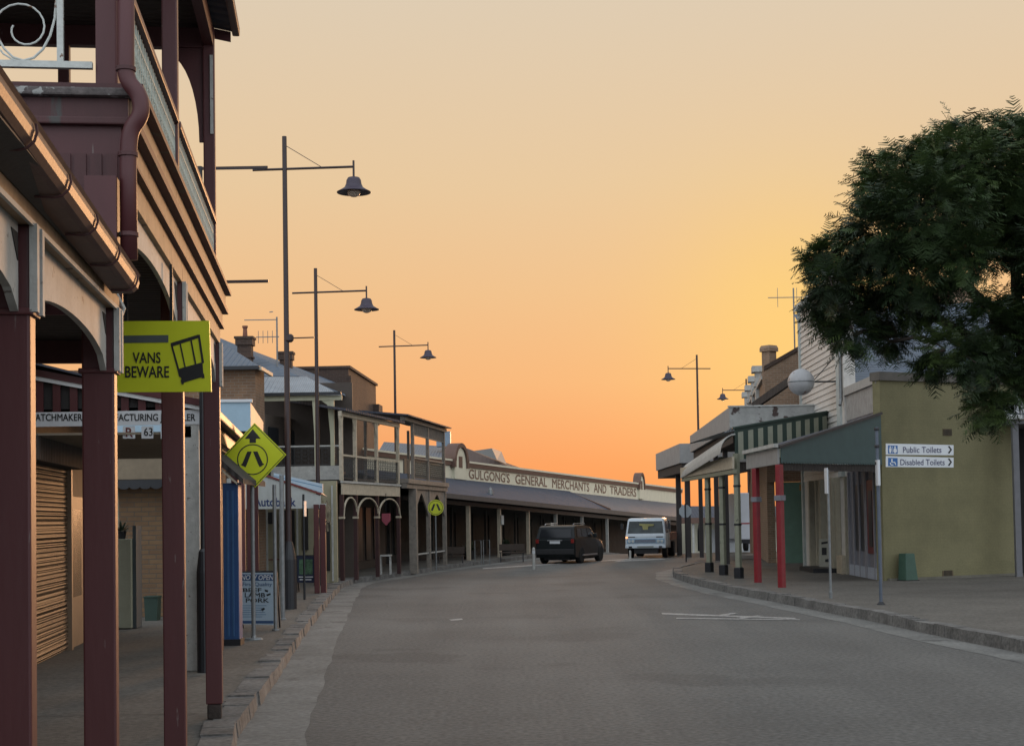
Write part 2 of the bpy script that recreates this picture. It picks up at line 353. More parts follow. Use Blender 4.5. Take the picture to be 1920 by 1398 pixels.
# saw cuts and cracks across the footpath
dk = mat('joint_dirt', (.045, .042, .038), .95, .3, 8, .2)
rj = random.Random(9)
for y in (9.4, 11.6, 15.2, 18.9, 22.6, 26.4, 31, 37):
    b = MB(); x0 = -.125*y-1.5; n = 14; vs = []
    for i in range(n+1):
        x = x0-2.6+(2.6+.9)*i/n; j = rj.uniform(-.01, .01); vs += [(x, y+j-.006, .153), (x, y+j+.009, .153)]
    b.add(vs, [(2*i, 2*i+2, 2*i+3, 2*i+1) for i in range(n)]); b.build('footpath_joint', dk, kind='structure')
# ================================================================== LEFT: near verandah shop
FL = Frame((-1.15, 0), (-.125, 1))
WT = 2.95
def windowed_wall(th, fr_s0, fr_s1, t, z0, z1, m, sgn=1, thick=.25, name='wall'):
    return MB().box(fr_s0, fr_s1, t, t+sgn*thick, z0, z1).build(name, m, th)
def post(th, s, t, z0, z1, w, m, name='post', chamfer=.012, extra=None):
    b = MB().box(s-w/2, s+w/2, t-w/2, t+w/2, z0, z1)
    if extra: extra(b)
    return b.build(name, m, th, bevel=chamfer)
ns = thing('verandah_shop', 'nearest shop with single storey maroon posts and cream arched fretwork under a brown gutter', 'building', FL, 0, 0, .15)
windowed_wall(ns, -5, FL.S(7.6), WT, .15, 4.3, creamp)
MB().box(-1.5, 1.2, WT-.05, WT, 1.0, 2.6).build('window', glassd, ns)
MB().box(2.6, 6.6, WT-.05, WT, .9, 2.7).build('window', glassd, ns)
PS = [FL.S(y) for y in (3.0, 5.37, 7.48)]
for i, s in enumerate(PS):
    MB().box(s-.055, s+.055, -.08, .08, .15, 3.19).build('post', maroon, ns, bevel=.01)
    MB().box(s-.07, s+.07, -.095, .095, 2.86, 2.885).build('capital', maroon, ns, bevel=.006)
# fretwork boards with arches, spandrel battens
for s0, s1 in ((-.2, PS[0]), (PS[0], PS[1]), (PS[1], PS[2])):
    a = s0+.08; c = s1-.08
    f = MB().arch(a, c, 2.87, 3.02, 3.19, -.045, -.015).build('arch_board', greyp, ns)
    g = MB()
    for s_, q in ((a, 1), (c, -1)):
        g.prism([(s_+q*.02, 3.15), (s_+q*.13, 3.15), (s_+q*.02, 3.05)], -.049, -.046)
    g.build_each('cutout', dark, f)
g = MB()
for s in PS: g.box(s-.07, s-.03, -.11, -.082, 2.87, 3.19); g.box(s+.03, s+.07, -.11, -.082, 2.87, 3.19)
g.build_each('batten', greyp, ns)
e0, e1 = -5, FL.S(7.62); eg = 7.22
MB().box(e0, e1-.02, -.085, .06, 3.191, 3.27).build('beam', timb, ns, bevel=.006)
MB().box(e0, e1-.03, -.10, -.087, 3.18, 3.20).build('trim', greyp, ns)
# roof: underside panels, iron sheet and quad gutter with brackets
b = MB().hexa([(e0, -.16, 3.30), (e1-.02, -.16, 3.30), (e1-.02, WT, 4.15), (e0, WT, 4.15), (e0, -.16, 3.325), (e1-.02, -.16, 3.325), (e1-.02, WT, 4.18), (e0, WT, 4.18)])
b.build('verandah_roof', roofd, ns)
b = MB().box(e0, e1-.04, -.075, WT, 3.272, 3.29)
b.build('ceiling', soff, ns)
MB().prism([(-.09, 3.262), (-.21, 3.285), (-.21, 3.292), (-.09, 3.29)], e0, e1-.3, 'x').build('soffit_sheet', mat('dark_soffit_sheet', (.06, .055, .05), .7, .2, 4, .2), ns)
pr = []
prof = [(-.11, 3.295), (-.19, 3.293), (-.213, 3.30), (-.232, 3.318), (-.24, 3.345), (-.236, 3.372), (-.247, 3.382), (-.24, 3.39), (-.226, 3.384), (-.228, 3.345), (-.21, 3.312), (-.19, 3.303), (-.11, 3.305)]
gut = mat('brown_gutter', (.105, .055, .042), .5, .25, 5, .1, 40, metal=.0, spots=((.09, .05, .04), 10, .6))
b = MB(); n = len(prof); L_ = [(e0)]+[e1+.12]
b.prism([(t, z) for t, z in prof], e0, eg, 'x')
zs = lambda s: -(s-4.3)*.0245
b.v = [(p[0], p[1], p[2]+zs(p[0])) for p in b.v]; gt = b.build('gutter_channel', gut, ns)
b = MB()
for k in range(12):
    s = eg-.12-k*.62; b.tube([(s, t_, z_+zs(s)) for t_, z_ in ((-.12, 3.289), (-.19, 3.287), (-.216, 3.294), (-.238, 3.315), (-.247, 3.345), (-.243, 3.37))], .005, 5)
b.build_each('bracket', maroonE, gt)
MB().prism([(t_, z_-.071) for t_, z_ in ((-.11, 3.295), (-.19, 3.293), (-.213, 3.30), (-.232, 3.318), (-.24, 3.345), (-.236, 3.38), (-.11, 3.38))], eg, eg+.006, 'x').build('end_cap', gut, gt)
b = MB().tube([(e1+.03, -.06, 3.3), (e1+.03, -.1, 3.22), (e1+.03, -.07, 3.14)], .012, 6); b.build('bracket', ironw, ns)

# ------------------------------------------------------------------ two storey balcony building
bb = thing('balcony_building', 'two storey maroon balcony building with cast iron lace railing beside the downpipe', 'building', FL, FL.S(7.8), 0, .15)
sA, s3, s4 = FL.S(7.84), FL.S(11.05), FL.S(14.8)
windowed_wall(bb, FL.S(7.7), s4+.1, WT, .15, 8.2, brick1)
for a, c, z0, z1 in ((9, 10.2, .9, 2.7), (11.4, 12.3, .2, 2.5), (13, 14.3, .9, 2.7), (9, 9.9, 4.6, 6.6), (11.4, 12.3, 4.6, 6.6), (13.4, 14.2, 4.6, 6.6)):
    MB().box(a, c, WT-.06, WT, z0, z1).build('window', glassd, bb)
for i, s in enumerate((s3, s4)):
    MB().box(s-.06, s+.06, -.08, .08, .3 if i else .15, 3.9).build('post', maroon, bb, bevel=.01)
MB().box(s4-.05, s4+.05, .09, WT, 3.70, 3.92).build('end_beam', maroonE, bb)
MB().box(sA-.3, sA+.06, -.08, .08, 3.42, 3.89).build('beam', maroon, bb)
MB().box(s4-.055, s4+.055, -.07, .07, .149, .30).build('post_shoe', mat('rotten_timber', (.04, .03, .025), .9, .5, 12, .8, 30), bb, bevel=.02)
for s in (sA, s3, s4): post(bb, s, 0, 4.42, 7.1, .115, maroon, 'balcony_post')
# beam stack of the balcony
BE = s4+.13
MB().box(sA-.06, BE, -.08, .08, 3.90, 4.06).build('beam', timb, bb, bevel=.006)
MB().box(sA-.06, BE+.02, -.105, -.082, 4.075, 4.21).build('fascia', timb, bb, bevel=.004)
MB().box(sA-.06, BE+.03, -.12, .1, 4.058, 4.078).build('trim', maroonE, bb)
MB().box(sA-.06, BE+.06, -.16, .12, 4.212, 4.26).build('trim', maroonE, bb)
MB().box(sA-.06, BE+.04, -.135, -.1, 4.262, 4.40).build('fascia', timb, bb, bevel=.004)
b = MB().box(sA-.06, BE+.07, -.19, WT, 4.402, 4.44); b.build('balcony_floor', maroonE, bb)
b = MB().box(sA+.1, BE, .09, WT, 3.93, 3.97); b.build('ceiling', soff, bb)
for a, c in ((sA, s3), (s3, s4)):
    f = MB().arch(a+.08, c-.08, 3.50, 3.76, 3.90, -.045, -.015, 24).build('arch_board', greyp, bb)
    g = MB()
    for s_, q in ((a+.08, 1), (c-.08, -1)): g.prism([(s_+q*.03, 3.86), (s_+q*.22, 3.86), (s_+q*.03, 3.68)], -.049, -.046)
    g.build_each('cutout', dark, f)
g = MB()
for s in (s3, s4): g.box(s-.07, s-.03, -.11, -.082, 3.46, 3.9); g.box(s+.03, s+.07, -.11, -.082, 3.46, 3.9)
g.build_each('batten', greyp, bb)
# lace railings
def lace_panel(b, a, c, t, z0, z1, pitch=.085, axis='x', w_=.012):
    def q(x, z, dt=0): return (x, t+dt, z) if axis == 'x' else (t+dt, x, z)
    b.bar(q(a, z0), q(c, z0), .025, .03); b.bar(q(a, z1-.09), q(c, z1-.09), .018, .018)
    n = int((c-a)/pitch)
    for i in range(n+1):
        x = a+(c-a)*i/n; b.bar(q(x, z0), q(x, z1), w_, w_)
        if i < n:
            m = x+(c-a)/n/2; h = (z1-.09-z0); r = (c-a)/n*.42
            for k in range(4):
                zc = z0+h*(.14+.24*k)
                b.tube([q(m+r*cos(j*pi/4), zc+h*.11*sin(j*pi/4)) for j in range(9)], w_*.5, 4)
            b.bar(q(m, z0), q(m, z1-.09), .008, .008)
for a, c in ((sA, s3), (s3, s4)):
    g = MB(); lace_panel(g, a+.07, c-.07, -.03, 4.50, 5.08, w_=.017); g.build('lace_railing', lace, bb)
    MB().box(a+.06, c-.06, -.07, .03, 5.09, 5.145).build('handrail', maroon, bb, bevel=.01)
# far end frame of the balcony (seen through) and near end
MB().box(s4-.05, s4+.05, .06, WT, 6.88, 7.1).build('end_beam', maroon, bb)
MB().box(s4-.04, s4+.04, .06, WT, 5.09, 5.145).build('handrail', maroon, bb)
g = MB(); lace_panel(g, .08, WT-.05, s4, 4.50, 5.08, axis='y'); g.build('lace_railing', lace, bb)
post(bb, s4, 1.42, 4.44, 6.9, .11, maroon, 'balcony_post')
MB().box(sA-.05, sA+.05, .06, WT, 6.88, 7.1).build('end_beam', maroon, bb)
MB().box(sA, s4, -.05, .05, 6.9, 7.1).build('roof_beam', maroon, bb)
g = MB().arch(.06, 1.3, 5.9, 6.7, 6.88, s4-.015, s4+.015, 16, axis='y'); 
g = MB()
def bracket_curve(b, s, t0, q, zt, w, h, th=.02):   # quarter-round fret bracket in the s-const plane
    n = 10; pts = [(t0, zt), (t0+q*w, zt), (t0+q*w, zt-.05)]
    pts += [(t0+q*(w-(w-.05)*sin(i/n*pi/2)), zt-.05-(h-.05)*(1-cos(i/n*pi/2))) for i in range(1, n+1)]
    pts += [(t0, zt-h)]
    b.prism(pts, s-th, s+th, 'x')
g = MB(); bracket_curve(g, s4, .05, 1, 6.88, .38, .95); g.build('fret_bracket', maroon, bb)
g = MB(); g.box(s4-.075, s4-.06, -.045, -.015, 6.0, 6.8); g.build('batten', greyp, bb)
b = MB().hexa([(sA-.35, -.22, 7.13), (s4+.2, -.22, 7.13), (s4+.2, WT+3, 8.3), (sA-.35, WT+3, 8.3), (sA-.35, -.22, 7.18), (s4+.2, -.22, 7.18), (s4+.2, WT+3, 8.35), (sA-.35, WT+3, 8.35)])
b.build('roof', roofd, bb)
MB().box(sA-.35, s4+.24, -.30, -.222, 7.09, 7.19).build('gutter_channel', gut, bb, bevel=.02)
MB().prism([(-.21, 7.02), (-.21, 7.12), (WT, 7.72), (WT, 7.62)], s4+.17, s4+.20, 'x').build('barge_board', maroon, bb)
MB().box(sA-.3, s4+.2, -.05, WT, 7.08, 7.1).build('ceiling', soff, bb)
# near end: moulded pedestal facing the camera
nE = sA-.065
MB().box(nE-.10, nE, -.16, 1.15, 4.345, 4.39).build('cornice', mat('peeling_cornice', (.10, .085, .08), .8, .5, 14, .6, 40, spots=((.32, .32, .30), 16, .6)), bb, bevel=.012)
MB().box(nE-.05, nE, -.12, 1.15, 4.24, 4.344).build('fascia', maroonE, bb)
MB().box(nE-.075, nE, -.14, 1.15, 4.20, 4.24).build('trim', maroonE, bb, bevel=.008)
MB().box(nE-.03, nE, -.08, 1.15, 3.2, 4.2).build('end_panel', maroon, bb)
g = MB()
for y in (-.08+.02, .02, .10, .18, .30, .62, .70): g.box(nE-.045, nE-.031, y, y+.06, 3.25, 4.05)
g.box(nE-.045, nE-.031, .36, .62, 3.92, 4.05); g.build_each('batten', maroonE, bb)
MB().box(nE-.038, nE-.031, .37, .61, 3.5, 3.92).build('panel', mat('dark_green_panel', (.05, .055, .048), .5, .5, 12, .5, 30), bb)
# white wrought iron end rail with scrolls
g = MB(); zb = 4.53
g.bar((nE, .07, zb), (nE, 1.6, zb), .035, .035)
for y in (.235, .62, 1.0): g.bar((nE, y, zb), (nE, y, 5.4), .032, .032)
g.bar((nE, .07, 5.4), (nE, 1.6, 5.4), .035, .035); g.build('end_rail', ironw, bb)
g = MB()
def scroll(b, y, z, r, turn, a0, sgn=1, s=nE):
    pts = []
    for i in range(26):
        a = a0+sgn*turn*i/25; q = r*(1-.7*i/25); pts.append((s, y+q*cos(a), z+q*sin(a)))
    b.tube(pts, .0055, 6)
for y0 in (.235, .62):
    scroll(g, y0+.19, zb+.19, .18, 2.6*pi, -pi/2); scroll(g, y0+.19, zb+.53, .17, 3.6*pi, pi/2, -1)
    g.tube([(nE, y0+.02+.17+.17*cos(a), zb+.35+.33*sin(a)) for a in [i*pi/10 for i in range(21)]], .007, 6)
g.build('scrollwork', ironw, bb)
# downpipe with its swan neck
u = [(236, -260), (236, 150), (262, 178), (266, 215), (243, 245), (240, 300), (242, 487)]
g = MB(); pts = []
dpY = 7.62
raw = [at(a, b_, dpY) for a, b_ in u]
def bez(ps, n=6):
    out = [ps[0]]
    for i in range(1, len(ps)-1):
        a, b_, c = ps[i-1], ps[i], ps[i+1]; p = b_+(a-b_)*min(.45, .07/(a-b_).length); q = b_+(c-b_)*min(.45, .07/(c-b_).length)
        out += [p.lerp(b_, k/n).lerp(b_.lerp(q, k/n), k/n) for k in range(n+1)]
    return out+[ps[-1]]
loc = lambda p: ((Vector((p.x, p.y))-FL.O).dot(FL.d), (Vector((p.x, p.y))-FL.O).dot(FL.n), p.z)
g.tube([loc(p) for p in bez(raw)], .044, 14); dp = g.build('downpipe', maroon, bb, smooth=True)
g = MB()
for (a, b_) in ((236, 130), (240, 290), (241, 440)):
    p = at(a, b_, dpY); q = loc(p); g.lathe([(.047, -.012), (.052, -.01), (.052, .01), (.047, .012)], q, 14)
g.build_each('collar', maroonE, dp)

# ------------------------------------------------------------------ "vans beware" sign
Y0 = 10.1
def face_sign(name, label, cat, Y, quad_px, m, thick=.02, zbase=None, group=None, edge=None):
    c = [at(u, v, Y) for u, v in quad_px]; cx = sum(p.x for p in c)/len(c); z0 = min(p.z for p in c) if zbase is None else zbase
    th = thing(name, label, cat, W, cx, Y, z0, group)
    MB().prism([(p.x, p.z) for p in c], Y, Y+thick).build('panel', m, th)
    return th
def px_poly(th, Y, polys, m, name, dy=.003):
    b = MB()
    for k, po in enumerate(polys):
        c = [at(u, v, Y) for u, v in po]; b.add([(p.x, Y-dy-k*.0004, p.z) for p in c], [tuple(range(len(c)))])
    return b.build(name, m, th)
def px_text(th, Y, txt, x0, y0, x1, y1, m, bold=0, shear=0, dy=.004, name='lettering'):
    a = at(x0, y1, Y); c = at(x1, y1, Y); d = at(x0, y0, Y)
    return lettering(txt, th, (a.x, Y-dy, a.z), (c-a), (d-a), (c-a).length, (d-a).length, m, name, bold, shear=shear)
vb = face_sign('warning_sign', 'yellow green sign reading VANS BEWARE with a tilted van picture', 'sign', Y0, [(219, 602), (392, 601), (396, 734), (219, 735)], signy, .025)
px_poly(vb, Y0, [[(232, 629), (316, 628), (316, 642), (233, 643)]], mat('grey_sticker', (.07, .085, .08), .5, .15, 6, 0), 'sticker')
px_text(vb, Y0, 'VANS', 249, 661, 301, 681, signb, .03); px_text(vb, Y0, 'BEWARE', 235, 687, 317, 708, signb, .03)
vp = [[(320, 643), (372, 627), (374, 633), (322, 650)], [(320, 645), (324, 648), (341, 708), (336, 706)], [(337, 645), (339.5, 644), (349, 690), (346.5, 691)], [(357, 639), (360, 638), (369, 684), (366, 685)], [(371, 628), (375, 627), (383, 680), (379, 682)],
      [(336, 691), (380, 679), (382, 706), (342, 718)], [(339, 712), (346, 711), (345, 720), (341, 721)], [(377, 700), (383, 700), (384, 709), (379, 709)]]
px_poly(vb, Y0, vp, signb, 'van_picture')
g = MB()
a = at(232, 602, Y0); c = at(385, 602, Y0); g.box(a.x, a.x+.02, Y0+.026, Y0+.04, a.z, a.z+.35); g.box(c.x-.25, c.x-.23, Y0+.026, Y0+.04, c.z, c.z+.4); g.build_each('hanger', blackm, vb)

# ------------------------------------------------------------------ jeweller's shop with verandah
JY = 19.6
jw = thing('jeweller_shop', 'jeweller shop with roller shutter and a name board across its verandah end', 'building', FL, FL.S(17), WT, .15)
jm = mat('lilac_cream_wall', (.19, .15, .11), .7, .15, 4, .2)
MB().box(FL.S(15.2), FL.S(27.6), WT, WT+.3, .15, 4.4).build('wall', jm, jw)
sa, sc_ = FL.S(18.0), FL.on(120, 1100, WT)[0]
shut = mat('ribbed_shutter', (.21, .13, .075), .55, .2, 3, .1, 40, kind='slat', pitch=.06, hb=1, hd=.02)
b = MB(); z = .17
while z < 2.95: b.add([(sa, WT-.04, z), (sc_, WT-.04, z), (sc_, WT-.065, z+.055), (sa, WT-.065, z+.055), (sc_, WT-.04, z+.075), (sa, WT-.04, z+.075)], [(0, 1, 2, 3), (3, 2, 4, 5)]); z += .075
rs = b.build('roller_shutter', shut, jw)
MB().box(sa-.1, sc_+.1, WT-.32, WT-.02, 2.96, 3.3).build('shutter_box', soff, jw, bevel=.02)
doorc = mat('tan_door_frame', (.20, .135, .085), .5, .15, 4, .1)
d0, d1 = sc_+.12, FL.S(25.0)
MB().box(sc_, sc_+.12, WT-.12, WT, .15, 2.96).build('pilaster', doorc, jw)
dr = MB().box(d0, d1, WT-.05, WT, .15, 2.55).build('door', doorc, jw)
MB().box(d0+.35, d1-.3, WT-.065, WT-.051, .95, 2.35).build('pane', mat('amber_glass', (.18, .10, .04), .25, .3, 3, 0), dr)
MB().box(d0+.08, d0+.12, WT-.09, WT-.051, 1.0, 1.2).build('handle', blackm, dr)
MB().box(d1+.12, d1+1.8, WT-.04, WT, .75, 2.5).build('window', glassd, jw)
# verandah of the jeweller: end frame faces the camera
g = lambda u, v, Y=JY: at(u, v, Y)
def W2L(p): 
    q = Vector((p.x, p.y))-FL.O; return (q.dot(FL.d), q.dot(FL.n), p.z)
jv = thing('jeweller_verandah', 'maroon and white verandah end carrying the long watchmaker name board', 'verandah', W, g(361, 1255).x, JY, .15)
lx = g(-60, 800).x; rx = g(377, 800).x
MB().box(lx, rx, JY-.03, JY-.01, g(200, 798).z, g(200, 771).z).build('name_board', signw, jv)
px_text(jv, JY-.03, 'WATCHMAKER & MANUFACTURING JEWELLER', 51, 776, 366, 793, signb, .035)
a, c = at(-60, 682, JY), at(380, 762, JY)
MB().prism([(a.x, a.z), (c.x, c.z), (c.x, c.z-.055), (a.x, a.z-.055)], JY-.06, JY).build('barge_board', whitep, jv)
MB().prism([(a.x, a.z+.09), (c.x, c.z+.09), (c.x, c.z+.002), (a.x, a.z+.002)], JY-.08, JY).build('barge_board', maroon, jv)
b = MB()
for i in range(12):
    x = g(4+i*32, 800).x; k = (x-a.x)/(c.x-a.x); b.box(x, x+.10, JY-.02, JY+.0, g(200, 772).z+.002, a.z+(c.z-a.z)*k-.06)
b.build_each('slat', maroon, jv)
MB().prism([(a.x, g(0, 770).z), (rx-.05, g(0, 770).z+.02), (rx-.05, c.z-.06), (a.x, a.z-.06)], JY+.012, JY+.02).build('infill', dark, jv)
MB().box(g(345, 1255).x, g(377, 1255).x, JY-.02, JY+.10, .15, g(360, 790).z+.02).build('post', greyp, jv, bevel=.01)
b = MB()
for u0, v0, u1, t_ in ((231, 822, 254, ''), (266, 822, 288, ''), (302, 822, 306, ''), (344, 820, 359, '')): b.box(g(u0, v0).x, g(u1, v0).x, JY-.02, JY-.012, g(u0, v0).z, g(u0, 799).z)
cd = b.build_each('hanging_card', signw, jv)
px_text(cd, JY-.02, 'R', 236, 802, 249, 819, mat('sign_maroon', (.12, .02, .02), .5, .1, 3, 0), .02); px_text(cd, JY-.02, '63', 270, 802, 286, 817, signb, .02)
# its roof and street edge (running with the street)
sJ0, sJ1 = FL.S(JY+.1), FL.S(27.2)
jr = MB(); 
zc_ = c.z
pts = [W2L(Vector((a.x, JY+.02, a.z+.03))), W2L(Vector((c.x+.05, JY+.02, c.z+.03)))]
T0 = pts[1][1]; T1 = WT; zhi = a.z+.03
jr2 = thing('verandah_roof', 'low iron verandah roof running back from the watchmaker name board', 'roof', FL, sJ0, T0, zc_)
jr.hexa([(sJ0, T0, zc_), (sJ1, T0, zc_), (sJ1, T1, zhi), (sJ0, T1, zhi), (sJ0, T0, zc_+.03), (sJ1, T0, zc_+.03), (sJ1, T1, zhi+.03), (sJ0, T1, zhi+.03)]); jr.build('iron_sheet', roofd, jr2)
MB().box(sJ0-.15, sJ1, T0-.1, T0+.0, zc_-.09, zc_+.03).build('gutter_channel', gut, jr2, bevel=.02)
MB().box(sJ0, sJ1, T0+.05, T0+.13, zc_-.30, zc_-.10).build('beam', maroon, jr2)
for s in (FL.S(22.8), FL.S(26.9)): MB().box(s-.06, s+.06, T0+.03, T0+.15, .15, zc_-.3).build('post', maroon, jr2)
MB().box(sJ0+.05, sJ1, T0+.14, WT, 3.28, 3.31).build('ceiling', mat('beige_lining', (.22, .18, .13), .8, .15, 3, .1), jr2)
# blue pillar
bp = thing('blue_pillar', 'deep blue square pillar behind the diamond crossing sign', 'pillar', W, at(435, 1208, 23.5).x, 23.5, .15)
x0, x1 = at(420, 1200, 23.5).x, at(449, 1200, 23.5).x
bluem = mat('deep_blue_paint', (.018, .06, .16), .5, .15, 4, .1)
MB().box(x0, x1, 23.5, 23.8, .15, at(435, 905, 23.5).z).build('shaft', bluem, bp, bevel=.012)
b = MB(); 
for k in (.06, .14): b.box(x0+k, x0+k+.03, 23.49, 23.499, .3, 2.6)
b.build_each('fluting', mat('mid_blue_paint', (.03, .09, .2), .5, .1, 4, .1), bp)
MB().box(x0-.02, x1+.02, 23.48, 23.82, .15, .25).build('base', blackm, bp)
b = MB(); p0 = at(400, 850, 23.5); p1 = at(458, 900, 23.5)
b.prism([(p0.x, p0.z+.02), (p1.x, p1.z+.02), (p1.x, p1.z-.06), (p0.x, p0.z-.10)], 23.4, 25.5); b.build('awning_edge', soff, bp)
b = MB().prism([(p0.x, p0.z-.11), (p1.x-.1, p1.z-.03), (p1.x-.1, p1.z-.07), (p0.x, p0.z-.16)], 23.42, 23.45); b.build('trim', creamp, bp)

# ------------------------------------------------------------------ brick return wall, cabinet, bin
BY = 31.0
bw = thing('brick_shop', 'brown brick shop wall facing down the footpath under a scalloped valance', 'building', W, at(280, 1150, BY).x, BY, .15)
x0, x1 = at(120, 1000, BY).x, at(354, 1000, BY).x
MB().box(x0-2, x1, BY, BY+.3, .15, 3.7).build('wall', mat('tan_footpath_brick', (.21, .125, .062), .85, .15, 2, .2, kind='brick', col2=(.165, .095, .05), mcol=(.13, .10, .07), brick=(.30, .10), mortar=.012), bw)
b = MB(); n = 14; xa = x0-.5; wv = (x1-xa)/n; zt = at(280, 900, BY).z; zb_ = at(280, 912, BY).z
for i in range(n):
    p = [(xa+i*wv, zt)]+[(xa+i*wv+wv/2-wv/2*cos(j*pi/8), zb_-.06*sin(j*pi/8)) for j in range(9)]+[(xa+(i+1)*wv, zt)]
    b.prism(p, BY-.5, BY-.48)
b.build('valance', blackm, bw)
MB().box(x0-1, x1+.4, BY-.5, BY+.1, zt+.01, zt+.5).build('bulkhead', mat('beige_bulkhead', (.19, .15, .10), .8, .2, 3, .1), bw)
MB().box(x0-1, x1+.4, BY-.55, BY-.51, at(280, 852, BY).z-.03, at(280, 852, BY).z+.0).build('conduit', greyp, bw)
b = MB(); 
for u0, u1, v0, v1 in ((349, 353, 925, 1140), (354, 358, 925, 1142)): b.box(at(u0, 1000, BY-1).x, at(u1, 1000, BY-1).x, BY-1, BY-.95, at(0, v1, BY-1).z-.2, at(0, v0, BY-1).z)
b.build_each('downpipe', greyp, bw)
MB().box(x1, x1+.3, BY, 33.5, .15, 3.7).build('side_wall', brick1, bw)
cb = thing('cabinet', 'pale cream cabinet standing against the brick wall with pots on top', 'cabinet', W, at(231, 1165, 27.5).x, 27.5, .15)
x0, x1 = at(195, 1100, 27.5).x, at(246, 1100, 27.5).x; zt = at(231, 1010, 27.5).z
MB().box(x0, x1, 27.5, 28, .17, zt).build('body', mat('pale_cream_paint', (.30, .30, .22), .6, .1, 4, .05), cb, bevel=.01)
MB().box(x1+.005, x1+.07, 27.6, 28, .16, at(250, 985, 27.5).z).build('side_frame', mat('slate_frame', (.06, .075, .08), .6, .1, 4, .05), cb)
MB().box(x0+.02, x0+.04, 27.47, 27.499, zt-.5, zt-.3).build('handle', blackm, cb)
pp = thing('pot_plant', 'dark leafy plant in a pot on top of the cream cabinet', 'plant', W, at(228, 1010, 27.7).x, 27.7, zt)
cx = at(228, 1010, 27.7).x
MB().lathe([(.07, zt), (.09, zt+.12), (.1, zt+.14)], (cx, 27.7, 0), 12).build('pot', blackm, pp)
b = MB(); r = random.Random(2)
for i in range(60):
    a = r.uniform(0, 2*pi); e = r.uniform(.1, 1.3); L_ = r.uniform(.1, .24); o = Vector((cx, 27.7, zt+.13)); d = Vector((cos(a)*cos(e), sin(a)*cos(e), sin(e))); s_ = d.cross(Vector((0, 0, 1))).normalized()*.018
    b.add([o+d*L_*.3-s_, o+d*L_*.3+s_, o+d*L_+s_*.3, o+d*L_-s_*.3], [(0, 1, 2, 3)])
b.build('leaves', mat('dark_leaf', (.03, .05, .025), .6, .3, 6, 0), pp)
gb = thing('rubbish_bin', 'small dark green bin on the ground at the foot of the brick wall', 'bin', W, at(286, 1155, 29.8).x, 29.8, .15)
x0, x1 = at(270, 1150, 29.8).x, at(296, 1150, 29.8).x; zt = at(280, 1120, 29.8).z
green1 = mat('dark_green_plastic', (.02, .045, .032), .55, .15, 4, .05)
MB().prism([(x0+.02, .15), (x1-.02, .15), (x1, zt), (x0, zt)], 29.8, 30.1).build('body', green1, gb); MB().box(x0-.01, x1+.01, 29.78, 30.12, zt+.001, zt+.03).build('lid', green1, gb, bevel=.008)
# ================================================================== LAMPS, SIGNS, POLES (left)
def make_lamp(name, label, x, y, H, side, zb=.15):
    f = Frame((x, y), (1, 0)); OFFz = zb
    th = thing(name, label, 'street lamp', f, 0, 0, zb, 'bell shaped lamps on tall posts along the street')
    r0 = .062
    b = MB().lathe([(.15, zb), (.15, zb+.12), (.125, zb+.14), (.125, zb+1.12), (.10, zb+1.3), (.075, zb+1.42), (.068, zb+1.5), (.06, H*.55), (.052, H)], n=16); b.build('pole', lampm, th)
    b = MB().lathe([(.165, zb+.001), (.165, zb+1.1), (.15, zb+1.2), (.115, zb+1.36), (.085, zb+1.5)], n=16); b.build('base_sleeve', blackm, th, smooth=False)
    za = H-.73
    b = MB().tube([(-.72*side, 0, za-.02), (1.55*side, 0, za+.02)], .028, 8); arm = b.build('arm', lampm, th)
    b = MB().tube([(.05*side, 0, H-.22), (.82*side, 0, za+.03)], .008, 5); b.build('stay_wire', lampm, th)
    xl = 1.55*side
    b = MB().tube([(xl, 0, za+.16), (xl, 0, za-.22)], .024, 8); b.build('hanger', lampm, th)
    zs = za-.20
    b = MB().lathe([(.02, zs), (.13, zs-.03), (.165, zs-.09), (.175, zs-.17), (.21, zs-.25), (.30, zs-.31), (.385, zs-.355), (.38, zs-.37), (.2, zs-.33), (.02, zs-.3)], (xl, 0, 0), 28); sh = b.build('lamp_shade', mat('bell_shade', (.04, .028, .045), .45, .15, 5, .05), th, smooth=True)
    b = MB().lathe([(.01, zs-.30), (.15, zs-.335), (.15, zs-.37), (.12, zs-.43), (.06, zs-.46), (.005, zs-.47)], (xl, 0, 0), 20); b.build('globe', mat('milky_glass', (.75, .62, .50), .2, .05, 3, 0, trans=.5), sh, smooth=True)
    return th
def lamp_at(u, v_top, v_arm, side, name, label, zb=.15, Y=None):
    p = at(u, v_arm, Y); q = at(u, v_top, Y)
    return make_lamp(name, label, at(u, 980, Y).x, Y, q.z, side, zb)
yl = lambda u, v: 7.9/(at(u, v, 1).z-EYE)
lp1 = lamp_at(541, 256, 316, 1, 'street_lamp', 'tallest looking bell lamp with a black base on the left footpath', Y=33)
lp2 = lamp_at(597, 503, 543, 1, 'street_lamp', 'bell lamp rising in front of the hotel veranda roof, second on the left', Y=45)
lp3 = lamp_at(744, 619, 652, 1, 'street_lamp', 'bell lamp above the roof edge between the two balcony hotels', Y=68)
lp4 = lamp_at(1313, 665, 690, -1, 'street_lamp', 'bell lamp above the white verandah parapet on the right of the street', Y=79)
lp5 = lamp_at(1405, 710, 735, -1, 'street_lamp', 'smaller farther bell lamp beside the brick shop parapet', Y=96)
b = MB(); x1 = at(541, 636, 33).x; z = at(541, 634, 33).z; f_ = OFF[lp1.name]
x1 = 0; b.tube([(x1, 0, z), (x1+.62, 0, z+.01)], .016, 6); b.lathe([(.06, -.09), (.1, -.05), (.1, .05), (.06, .09)], (x1+.06, 0, z), 12); b.build('banner_arm', lampm, lp1)
